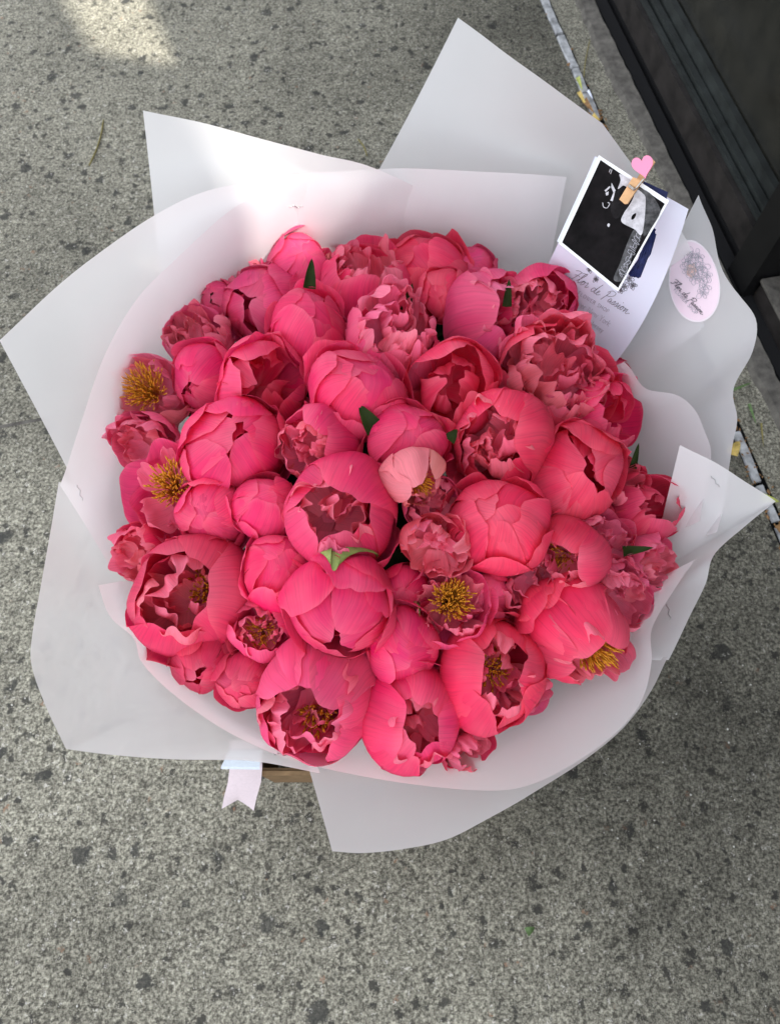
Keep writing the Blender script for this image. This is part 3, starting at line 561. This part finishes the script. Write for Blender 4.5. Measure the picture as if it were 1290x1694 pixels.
# ------------------------------------------------------------------ stroke lettering
GL = {  # single-stroke letters on a 1-high grid: (advance, [strokes])
 'F': (.62, [[(0,0),(0,1),(.5,1)], [(0,.52),(.42,.52)]]), 'L': (.58, [[(0,1),(0,0),(.48,0)]]), 'O': (.9, [[(.4+.4*math.cos(t*.5236),.5+.5*math.sin(t*.5236)) for t in range(13)]]),
 'W': (1.05, [[(0,1),(.25,0),(.48,1),(.71,0),(.96,1)]]), 'E': (.62, [[(.5,0),(0,0),(0,1),(.5,1)], [(0,.52),(.42,.52)]]), 'R': (.68, [[(0,0),(0,1),(.35,1),(.5,.85),(.5,.65),(.35,.5),(0,.5)], [(.3,.5),(.55,0)]]),
 'S': (.66, [[(.5,.85),(.38,1),(.14,1),(.02,.85),(.05,.65),(.45,.38),(.52,.18),(.38,0),(.12,0),(0,.15)]]), 'H': (.76, [[(0,0),(0,1)], [(.6,0),(.6,1)], [(0,.5),(.6,.5)]]), 'P': (.66, [[(0,0),(0,1),(.35,1),(.52,.86),(.52,.64),(.35,.48),(0,.48)]]),
 'N': (.8, [[(0,0),(0,1),(.62,0),(.62,1)]]), 'Y': (.68, [[(0,1),(.28,.5),(.56,1)], [(.28,.5),(.28,0)]]), 'J': (.46, [[(.3,1),(.3,.15),(.18,0),(0,.05)]]), 'D': (.8, [[(0,0),(0,1),(.3,1),(.55,.8),(.6,.5),(.55,.2),(.3,0),(0,0)]]),
 'a': (.56, [[(.42,.6),(.42,0)], [(.42,.45),(.3,.6),(.12,.58),(0,.3),(.12,.02),(.3,0),(.42,.15)]]), 'l': (.2, [[(.05,1),(.05,0)]]), 'o': (.58, [[(.23+.23*math.cos(t*.6283),.3+.3*math.sin(t*.6283)) for t in range(11)]]),
 'v': (.52, [[(0,.6),(.2,0),(.42,.6)]]), 'e': (.56, [[(0,.32),(.44,.32),(.4,.5),(.24,.61),(.06,.5),(0,.28),(.08,.06),(.24,0),(.42,.1)]]), 'r': (.36, [[(0,.6),(0,0)], [(0,.4),(.12,.57),(.28,.6)]]),
 'w': (.74, [[(0,.6),(.16,0),(.32,.58),(.48,0),(.64,.6)]]), 'k': (.5, [[(0,1),(0,0)], [(.38,.6),(0,.24),(.4,0)]]), 'n': (.54, [[(0,.6),(0,0)], [(0,.4),(.15,.6),(.34,.56),(.4,.4),(.4,0)]]), 'd': (.58, [[(.42,1),(.42,0)], [(.42,.45),(.3,.6),(.12,.58),(0,.3),(.12,.02),(.3,0),(.42,.15)]]),
 's': (.46, [[(.34,.52),(.2,.61),(.05,.5),(.1,.36),(.3,.26),(.36,.12),(.2,0),(0,.08)]]), 'y': (.5, [[(0,.6),(.2,.02)], [(.4,.6),(.2,.02),(.08,-.28)]]), 'i': (.2, [[(.05,.6),(.05,0)], [(.05,.82),(.05,.88)]]), '.': (.2, [[(.05,0),(.05,.06)]]), ' ': (.36, [])}
SCRIPT = [  # handwriting "Flor de Passion" as pen paths, one word after another
 [(.0,.85),(.3,1.0),(.75,1.0),(1.05,1.1)], [(.62,1.0),(.5,.5),(.32,.05),(.15,-.1),(.05,.05)], [(.25,.5),(.55,.58),(.8,.55)],
 [(.8,.1),(1.05,.6),(1.22,1.05),(1.12,1.15),(1.0,.8),(.98,.2),(1.1,0),(1.3,.3),(1.45,.45),(1.35,.1),(1.5,0),(1.65,.25),(1.55,.45),(1.45,.4),(1.75,.4),(1.9,.5),(1.95,.35),(1.93,.05),(2.0,.0),(2.2,.2)],
 [(2.95,.4),(2.75,.45),(2.62,.2),(2.72,.0),(2.9,.1),(3.05,.6),(3.18,1.1),(3.05,.5),(3.05,.05),(3.2,.05),(3.4,.3),(3.45,.45),(3.33,.4),(3.3,.1),(3.45,0),(3.7,.2)],
 [(4.35,.9),(4.25,.4),(4.1,-.15)], [(4.1,.75),(4.4,1.1),(4.85,1.05),(4.85,.75),(4.55,.5),(4.25,.45)],
 [(5.0,.4),(4.85,.4),(4.75,.15),(4.88,0),(5.05,.3),(5.05,.05),(5.2,.05),(5.4,.45),(5.45,.1),(5.3,0),(5.55,.1),(5.75,.45),(5.8,.1),(5.65,0),(5.95,.15),(6.05,.42),(6.02,.05),(6.15,.02),(6.3,.35),(6.45,.42),(6.5,.2),(6.38,0),(6.28,.2),(6.4,.42),(6.65,.35),(6.75,.42),(6.72,0),(6.9,.38),(7.0,.4),(7.0,.05),(7.15,0),(7.4,.2)], [(6.1,.68),(6.13,.74)]]
def layout(text, sp=.06):
    out, x = [], 0
    for ch in text:
        a, st = GL[ch]; out += [[(x+p, q) for p, q in s] for s in st]; x += a + sp
    return out, x
def ink(name, strokes, place, mat, parent, rad=.0003, smooth=True, dense=3):
    """strokes in page units, place(x, y) -> point on the paper; fine raised ink lines"""
    parts = []
    for s in strokes:
        q = np.array(s, float)
        if smooth and len(q) > 2: q = catmull(q, len(q)*dense)
        elif len(q) == 2: q = np.array([q[0], (q[0]+q[1])/2, q[1]])
        pts = [place(a, b) for a, b in q]; pts = [p for p in pts if p is not None]
        if len(pts) > 2: parts.append(tube(np.array(pts), rad, 4))
    if not parts: return None
    return mesh(name, *join(parts), mat, parent)
def line_at(x0, y0, x1, y1, units, hfac=1.0, slant=0.0):
    """page frame along a baseline given on the sight lines (x0,y0)-(x1,y1)"""
    ex = np.array([x1-x0, y1-y0])/units; ey = np.array([ex[1], -ex[0]])*hfac
    return lambda a, b: np.array([x0, y0]) + ex*(a+slant*b) + ey*b
def poly(name, pts, place, mat, parent):
    V = [place(x, y) for x, y in pts]; return mesh(name, V, [tuple(range(len(V)))], mat, parent, False)

# ------------------------------------------------------------------ printed card, photographs, clip
class Plane:
    def __init__(s, a, b, c): s.o = np.array(a); s.n = np.cross(np.array(b)-s.o, np.array(c)-s.o); s.n /= np.linalg.norm(s.n); s.n *= np.sign(np.dot(s.n, CAM-s.o))
    def at(s, x, y, off=0.0):
        v = ray(x, y); return CAM + v*np.dot(s.o+s.n*off-CAM, s.n)/np.dot(v, s.n)
CA, CB, CC, CDd = (983, 258), (1138, 346), (1012, 606), (862, 518)
pa, pb, pc, pd = at(*CA, .605), at(*CB, .60), at(*CC, .37), at(*CDd, .35)
cardroot = empty('printed_card', pa, 'long pale blue printed card propped upright behind the flowers at the upper right', 'card')
def card_pt(x, y, off=0.0):      # sight line met with the gently bowed card
    return CARDT and onto(CARDT, x, y, off)
n = 13; V = []
for i in range(n):
    for j in range(n):
        u, v = i/(n-1), j/(n-1); p = (pa*(1-u)+pb*u)*(1-v) + (pd*(1-u)+pc*u)*v
        V.append(p + np.array([.010, -.004, -.012])*4*v*(1-v)*(.4+.6*u))
co = mesh('card_sheet', V, gridfaces(n, n), M['card'], cardroot)
CARDT = bvh(co)
cp = lambda x, y: card_pt(x, y, .0006)
def lettering(name, fr, strokes, mat, rad, sm=True): 
    return ink(name, strokes, lambda a, b: cp(*fr(a, b)), mat, cardroot, rad, sm)
lettering('script_lettering', line_at(941, 459, 1038, 521, 7.4, 1.15, .25), SCRIPT, M['ink'], .00030)
st, wd = layout('FLOWER SHOP', .22); lettering('lettering', line_at(955, 487, 1006, 519, wd), st, M['ink_soft'], .00028, False)
st, wd = layout('Delivery all over New York', .05); lettering('lettering', line_at(905, 472, 1007, 541, wd, 1.05), st, M['ink_soft'], .00026, False)
st, wd = layout('and New Jersey', .05); lettering('lettering', line_at(944, 517, 996, 551, wd, 1.05), st, M['ink_soft'], .00026, False)
st, wd = layout('www.', .08); lettering('lettering', line_at(955, 548, 978, 563, wd), st, M['ink_soft'], .00026, False)
def rosette(cx, cy, rad, rr, squash=1.0):
    out = []
    for k in range(rr.randint(5, 7)):
        a = k*2*math.pi/6 + rr.random()*.5; l = rad*(.7+.5*rr.random()); w_ = .42
        out.append([(cx, cy), (cx+l*.7*math.cos(a-w_), cy+squash*l*.7*math.sin(a-w_)), (cx+l*math.cos(a), cy+squash*l*math.sin(a)), (cx+l*.7*math.cos(a+w_), cy+squash*l*.7*math.sin(a+w_)), (cx, cy)])
    for q in (.25, .45): out.append([(cx+rad*q*math.cos(t), cy+rad*q*math.sin(t)*squash) for t in np.linspace(0, 5.6, 9)])
    return out
rr = random.Random(12); drw = []
for (x, y, r_0) in ((1040, 462, 9), (1032, 474, 8), (1046, 472, 7), (1026, 480, 6), (985, 462, 6), (975, 446, 6)): drw += rosette(x, y, r_0, rr)
ink('flower_drawing', drw, cp, M['ink'], cardroot, .00028)['kind'] = 'stuff'

pla = Plane(at(990, 257, .630), at(1106, 332, .620), at(924, 403, .560))
pl2 = Plane(pla.o - pla.n*.004, pla.at(1106, 332) - pla.n*.004, pla.at(924, 403) - pla.n*.004)
def slab(name, px, plane, thick, mat, parent):
    T = [plane.at(x, y) for x, y in px]; Bt = [p - plane.n*thick for p in T]; k = len(px)
    return mesh(name, T+Bt, [tuple(range(k)), tuple(range(2*k-1, k-1, -1))] + [(i, i+k, (i+1) % k + k, (i+1) % k) for i in range(k)], mat, parent, False)
back = slab('photo_print', [(985, 259), (1101, 334), (1017, 481), (921, 399)], pl2, .0006, M['card'], None)
tag(back, 'pale edge of a second print tucked behind the black and white photograph', 'photograph')
ph = empty('photograph', pla.o, 'black and white instant photograph with white border clipped over the card', 'photograph')
slab('print_border', [(990, 257), (1106, 332), (1022, 482), (924, 403)], pla, .0007, M['photo'], ph)
zc = lambda cx, cy: (900 + cx*230/1290, 230 + cy*270/1514)      # the close-up study of the print
pt = lambda off: (lambda x, y: pla.at(*zc(x, y), off))
def blob(name, pts, mat, off):
    if len(pts) > 4:
        q = np.array(pts, float); n_ = len(q); q = catmull(np.vstack([q[-2:], q, q[:3]]), (n_+4)*6+1)[12:12+n_*6]; pts = [tuple(x) for x in q]
    return poly(name, pts, pt(off), M[mat], ph)
blob('picture_ground', [(520, 195), (1115, 602), (683, 1382), (163, 960)], 'black_print', .0004)
blob('picture_area', [(700, 460), (770, 450), (800, 560), (760, 660), (660, 740), (610, 640), (650, 520)], 'shade_print', .0007)
blob('picture_area', [(885, 455), (1000, 525), (1075, 680), (930, 690), (925, 560), (870, 480)], 'grey_print', .0008)
blob('picture_area', [(1075, 680), (960, 870), (915, 890), (925, 690), (1000, 675)], 'grey_print', .0008)
blob('picture_area', [(700, 325), (815, 400), (770, 445), (730, 432), (680, 465), (705, 385)], 'white_print', .0010)
blob('picture_area', [(850, 470), (905, 500), (938, 575), (905, 880), (830, 835), (715, 770), (735, 690), (790, 610), (825, 540)], 'white_print', .0012)
blob('picture_area', [(850, 690), (835, 735), (808, 750), (806, 725), (822, 700)], 'black_print', .0014)
blob('picture_area', [(835, 835), (900, 880), (880, 960), (800, 1130), (720, 1310), (640, 1300), (700, 1150), (770, 960)], 'grey_print', .0010)
blob('picture_area', [(556, 478), (604, 436), (612, 448), (568, 492)], 'white_print', .0010)
blob('picture_area', [(566, 500), (596, 486), (592, 520), (572, 526)], 'white_print', .0011)
blob('picture_area', [(622, 405), (660, 478), (640, 500), (618, 450)], 'white_print', .0010)
blob('picture_area', [(636, 505), (656, 486), (632, 578), (610, 572)], 'white_print', .0010)
for q in range(2):
    ink('picture_stroke', [[(540, 590), (548, 630), (580, 640), (605, 600), (585, 590)], [(610, 280), (600, 310)], [(625, 285), (612, 325)]] if q == 0 else
        [[(870+(18+8*(k*7 % 3))*math.cos(a*(1+.3*(k % 3))+k*1.7)-k*13, 895+26*math.sin(a*(1.1+.25*(k % 4))+k*2.3)+k*31) for a in np.linspace(0, 4.2, 7)] for k in range(13)], lambda a, b: pla.at(*zc(a, b), .0016), M['white_print'] if q == 0 else M['ink_soft'], ph, .0005 if q == 0 else .0003)
blob('picture_heart', [(585, 790), (595, 783), (606, 792), (604, 806), (595, 818), (582, 804)], 'white_print', .0014)
# navy cord and tassel behind the photograph
tz = Plane(pla.o - pla.n*.010, pla.at(1106, 332) - pla.n*.010, pla.at(924, 403) - pla.n*.010)
tr_ = empty('tassel', tz.at(1080, 370), 'navy blue tassel with a cord hidden behind the photograph', 'tassel')
slab('tassel_band', [(1064, 300), (1104, 318), (1101, 330), (1060, 312)], tz, .004, M['navy'], tr_)
slab('tassel_band', [(1096, 328), (1078, 378), (1066, 398), (1090, 330)], tz, .003, M['navy'], tr_)
rr = random.Random(4)
fr_ = [tube(np.array([tz.at(1076+rr.uniform(-5, 8), 384+rr.uniform(-8, 8)), tz.at(1066+rr.uniform(-7, 9), 420, rr.uniform(-.001, .002)), tz.at(1040 + 17*k/44 + rr.uniform(-1, 1), 455+4*k/44+rr.uniform(-3, 2), rr.uniform(-.001, .001))]), .0011, 4) for k in range(45)]
mesh('fringe', *join(fr_), M['navy'], tr_)['kind'] = 'stuff'
# clothes peg with heart
cl = Plane(pla.o + pla.n*.004, pla.at(1106, 332) + pla.n*.004, pla.at(924, 403) + pla.n*.004)
peg = empty('clothes_peg', cl.at(1045, 310), 'little wooden clothes peg with a pink heart clipped to the photograph', 'peg')
slab('peg_jaw', [(1046, 293), (1062, 299), (1037, 337), (1032, 337.5), (1023.5, 330)], Plane(cl.o + cl.n*.006, cl.at(1106, 332, .006), cl.at(924, 403, .006)), .006, M['wood'], peg)
slab('peg_jaw', [(1075, 260), (1083, 268), (1062, 302), (1034, 338), (1028, 334)], Plane(cl.o - cl.n*.007, cl.at(1106, 332, -.007), cl.at(924, 403, -.007)), .004, M['wood'], peg)
sp = [[(1038.5, 308), (1048, 315)], [(1039.5, 306), (1049, 313)], [(1048, 315), (1056, 306), (1063, 297), (1068, 293)]]
for k in range(3):
    pts = [cl.at(x, y, .0078) for x, y in (sp[k] if len(sp[k]) > 2 else [sp[k][0], ((sp[k][0][0]+sp[k][1][0])/2, (sp[k][0][1]+sp[k][1][1])/2), sp[k][1]])]
    mesh('peg_spring', *tube(np.array(pts), .0009, 6), M['spring'], peg)
hp = []
for t_ in np.linspace(0, 2*math.pi, 41)[:-1]:
    hx = 16*math.sin(t_)**3; hy = 13*math.cos(t_)-5*math.cos(2*t_)-2*math.cos(3*t_)-math.cos(4*t_)
    a_ = math.radians(19); X, Y = hx*1.16, hy*1.36
    hp.append((1062.5 + X*math.cos(a_) - Y*math.sin(a_)*.6 , 274.5 - (Y*math.cos(a_) - X*math.sin(a_)*-.62)))
hpl = Plane(cl.o + cl.n*.010, cl.at(1106, 332, .010), cl.at(924, 403, .010))
h = slab('heart', hp, hpl, .004, M['heart'], peg)
bv = h.modifiers.new('bevel', 'BEVEL'); bv.width = .0009; bv.segments = 3; bv.limit_method = 'ANGLE'

# ------------------------------------------------------------------ oval sticker on the right sheet
TR = bvh(S['right_back'])
sr = lambda off: (lambda x, y: onto(TR, x, y, off))
c5 = lambda cx, cy: (850 + cx*.3411, 200 + cy*.3411)
stk = empty('oval_sticker', sr(0)(1147, 465), 'pale pink oval sticker with a line-drawn flower on the right paper sheet', 'sticker')
def oval(name, k, off, mat):
    pts = [];
    for ring in range(9):
        for a in np.linspace(0, 2*math.pi, 49)[:-1]:
            q = k*ring/8; x = 122*math.cos(a)*(1+.10*math.sin(a)); y = 201*math.sin(a); t_ = math.radians(-8)
            p = sr(off)(*c5(871 + q*(x*math.cos(t_)-y*math.sin(t_)), 777 + q*(x*math.sin(t_)+y*math.cos(t_)))); pts.append(p)
    Fc = [(r*48+i, r*48+(i+1) % 48, (r+1)*48+(i+1) % 48, (r+1)*48+i) for r in range(8) for i in range(48)]
    if any(p is None for p in pts): print('sticker off sheet'); return
    mesh(name, pts, Fc, mat, stk)
oval('sticker_edge', 1.0, .0010, M['sticker_rim']); oval('sticker_face', .955, .0016, M['sticker'])
si = lambda x, y: sr(.0024)(*c5(x, y))
rr = random.Random(21); drw = []
for (x, y, r_0) in ((862, 650, 34), (892, 655, 30), (842, 680, 30), (838, 720, 34), (877, 710, 40), (912, 705, 38), (935, 745, 34), (905, 765, 40), (928, 800, 38), (915, 835, 32), (868, 755, 34)): drw += rosette(x, y, r_0, rr, 1.1)
ink('flower_drawing', drw, si, M['ink_soft'], stk, .0002)['kind'] = 'stuff'
poly('blush', [(835, 700), (870, 690), (885, 730), (860, 765), (835, 745)], lambda x, y: sr(.0020)(*c5(x, y)), M['blush'], stk)
fr1 = line_at(*c5(758, 782), *c5(908, 942), 7.4, 1.0, .25)
ink('script_lettering', SCRIPT, lambda a, b: sr(.0026)(*fr1(a, b)), M['ink'], stk, .00036)
st, wd = layout('FLOWER SHOP', .15); fr2 = line_at(*c5(772, 822), *c5(880, 944), wd)
ink('lettering', st, lambda a, b: sr(.0026)(*fr2(a, b)), M['ink_soft'], stk, .00028, False)

# ------------------------------------------------------------------ staples
for (x, y, dx, dy, key, lab) in ((490, 342, 24, 2, 'left', 'bright staple in the sunlit paper at the upper left'), (634, 332, 22, -7, 'left', 'staple in the paper above the back row of flowers'), (133, 815, 8, 26, 'left_inner', 'staple in the paper at the left edge'),
        (1182, 797, 12, 18, 'right', 'staple in the folded paper at the right'), (466, 1248, 26, 4, 'lower_left', 'staple in the paper under the front left bloom'), (1105, 1012, 5, 26, 'right', 'staple in the paper at the lower right')):
    pts = []
    for q in np.linspace(-.5, .5, 9):
        best = None
        for kk in S:
            if kk in ('back', 'back_left'): continue
            h_ = onto(TREES[kk], x+dx*q + (-dy*.07*math.sin(q*12)), y+dy*q + dx*.07*math.sin(q*12), .0012)
            if h_ is not None and (best is None or np.linalg.norm(h_-CAM) < np.linalg.norm(best-CAM)): best = h_
        if best is not None: pts.append(best)
    if len(pts) > 3: tag(mesh('staple', *tube(np.array(pts), .0005, 5), M['staple']), lab, 'staple', 'staples in the wrapping')

# ------------------------------------------------------------------ cardboard box and ribbon under the bunch
bx = empty('cardboard_box', (0, .26, 0), 'brown cardboard box holding the bouquet upright, mostly hidden under the paper', 'box')
X0, X1, Y0, Y1, ZB = -.176, .19, .082, .43, .20
for a in ((X0, X1, Y0, Y0+.004), (X0, X1, Y1-.004, Y1), (X0, X0+.004, Y0+.0045, Y1-.0045), (X1-.004, X1, Y0+.0045, Y1-.0045)):
    mesh('box_side', *box(a[0], a[1], a[2], a[3], .001, ZB), M['cardboard'], bx, False)
mesh('box_flap', [(X0+.002, Y0, ZB+.001), (X1, Y0, ZB+.001), (X1-.01, Y0-.006, ZB-.004), (X0+.006, Y0-.005, ZB-.004), (X0+.002, Y0, ZB+.004), (X1, Y0, ZB+.004), (X1-.01, Y0-.006, ZB-.001), (X0+.006, Y0-.005, ZB-.001)],
     [(0, 1, 2, 3), (7, 6, 5, 4), (0, 4, 5, 1), (1, 5, 6, 2), (2, 6, 7, 3), (3, 7, 4, 0)], M['cardboard'], bx, False)
rb = empty('ribbon_tail', at(400, 1290, .2), 'pale pink satin ribbon tail with a notched end hanging over the pavement', 'ribbon')
L_ = [((383, 1225), (436, 1225), .30), ((376, 1258), (434, 1258), .25), ((380, 1272), (434, 1270), .225), ((377, 1295), (432, 1294), .20), ((371, 1318), (425, 1318), .175)]
V = []
for a, b_, z in L_:
    for q in np.linspace(0, 1, 7): V.append(at(a[0]*(1-q)+b_[0]*q, a[1]*(1-q)+b_[1]*q, z + .004*math.sin(q*3.1)))
k = len(V)
for q, yy in zip(np.linspace(0, 1, 7), (1338, 1333, 1328, 1323, 1328, 1334, 1341)): V.append(at(367*(1-q)+420*q, yy, .155+.003*math.sin(q*3.1)))
mesh('ribbon_band', V, gridfaces(6, 7), M['ribbon'], rb)
V = [at(x, y, z) for x, y, z in ((366, 1268, .236), (380, 1240, .28), (432, 1240, .285), (430, 1269, .24), (366, 1272, .234), (430, 1273, .238))]
mesh('ribbon_fold', V, [(0, 1, 2, 3), (0, 3, 5, 4)], M['ribbon_blue'], rb, False)

# ------------------------------------------------------------------ litter and small things on the pavement
leaf(1208, 752, 14, -22, 30, .006, 'dry yellow leaf in the pavement joint at the right', 'yellow_leaf', 0)
leaf(1258, 822, 30, 8, 20, .006, 'lime green leaf beside the far right paper corner', 'lime_leaf', 0)
leaf(1286, 868, 10, 20, 16, .006, 'tan leaf at the right edge of the picture', 'brown_leaf', 0)
leaf(955, 128, 8, 22, 14, .008, 'small olive leaf at the top of the littered joint', 'lime_leaf', 0)
leaf(957, 152, 14, 26, 14, .008, 'curled tan leaf in the joint above the tall sheet', 'yellow_leaf', 0)
leaf(966, 165, 16, 22, 18, .010, 'brown leaf in the joint beside the tall sheet', 'brown_leaf', 0)
leaf(980, 190, 12, 10, 14, .010, 'yellow leaf scrap where the joint meets the tall sheet', 'yellow_leaf', 0)
leaf(972, 150, 8, 14, 9, .012, 'pale dry seed husk in the littered joint', 'card', 0)
leaf(1212, 645, 30, -12, 8, .012, 'green grass blade beside the shopfront sill', 'grass', .3, 'grass_blade', 'grass', 'grass blades by the sill')
leaf(1238, 668, 12, 34, 8, .006, 'drooping green grass blade on the kerb strip', 'grass', .0, 'grass_blade', 'grass', 'grass blades by the sill')
leaf(1258, 700, 4, 40, 5, .006, 'faded thin grass blade on the kerb strip near the joint', 'twig', .0, 'grass_blade', 'grass', 'grass blades by the sill')
leaf(870, 1022+520, 14, -8, 16, .003, 'small green leaf scrap on the pavement below the bouquet', 'grass', 0)
def twig(pts, r, lab):
    q = catmull([at(x, y, .004) for x, y in pts], 12); tag(mesh('twig', *tube(q, [r*.6]+[r]*10+[r*.5], 6), M['twig']), lab, 'twig')
twig([(148, 274), (160, 248), (168, 222), (172, 197)], .0020, 'curved yellowish twig lying on the pavement at the upper left')
twig([(592, 230), (602, 243), (607, 258)], .0016, 'short twig on the pavement behind the tall sheet')
twig([(975, 66), (968, 100), (965, 128)], .0012, 'thin dark twig leaning across the joint at the top')
# pale and dark grit grains
rg = np.random.RandomState(9); parts = []
for i in range(900):
    px = rg.uniform(-40, 1330); py = rg.uniform(-20, 1720); c = at(px, py, 0); 
    if (c-JB) @ NVv > -.02: continue
    r0 = .0006 + .0013*rg.rand()**3; dd = rg.randn(6, 3)
    V = [c + np.array([0, 0, r0*.4]) + r0*np.array(v)*(.7+.6*rg.rand()) for v in ((1,0,0), (0,1,0), (-1,0,0), (0,-1,0), (0,0,.7), (0,0,-.7))]
    parts.append((V, [(0,1,4), (1,2,4), (2,3,4), (3,0,4), (1,0,5), (2,1,5), (3,2,5), (0,3,5)]))
gr = mesh('grit', *join(parts), M['grit'], None, False); tag(gr, 'pale sandy grit scattered over the concrete', 'grit', kind='stuff')

# crumbs of soil, husks and leaf bits lodged in the joint
rg = np.random.RandomState(31); parts = []
for i in range(420):
    s_ = rg.choice([rg.uniform(.85, 1.10), rg.uniform(-.1, .35), rg.uniform(-.5, 1.7)]); c = wp(s_, rg.normal(0, .008), .001); r0 = .0012 + .003*rg.rand()**2; a_ = rg.rand()*6.28
    e1 = np.array([math.cos(a_), math.sin(a_), .2*rg.randn()])*r0*1.8; e2 = np.array([-math.sin(a_), math.cos(a_), .2*rg.randn()])*r0; e3 = np.array([0, 0, r0*.7])
    parts.append(([c+e1, c+e2, c-e1, c-e2, c+e3, c-e3], [(0,1,4), (1,2,4), (2,3,4), (3,0,4), (1,0,5), (2,1,5), (3,2,5), (0,3,5)]))
tag(mesh('joint_debris', *join(parts), M['brown_leaf'], None, False), 'brown crumbs and leaf bits lodged along the pavement joint', 'debris', kind='stuff')
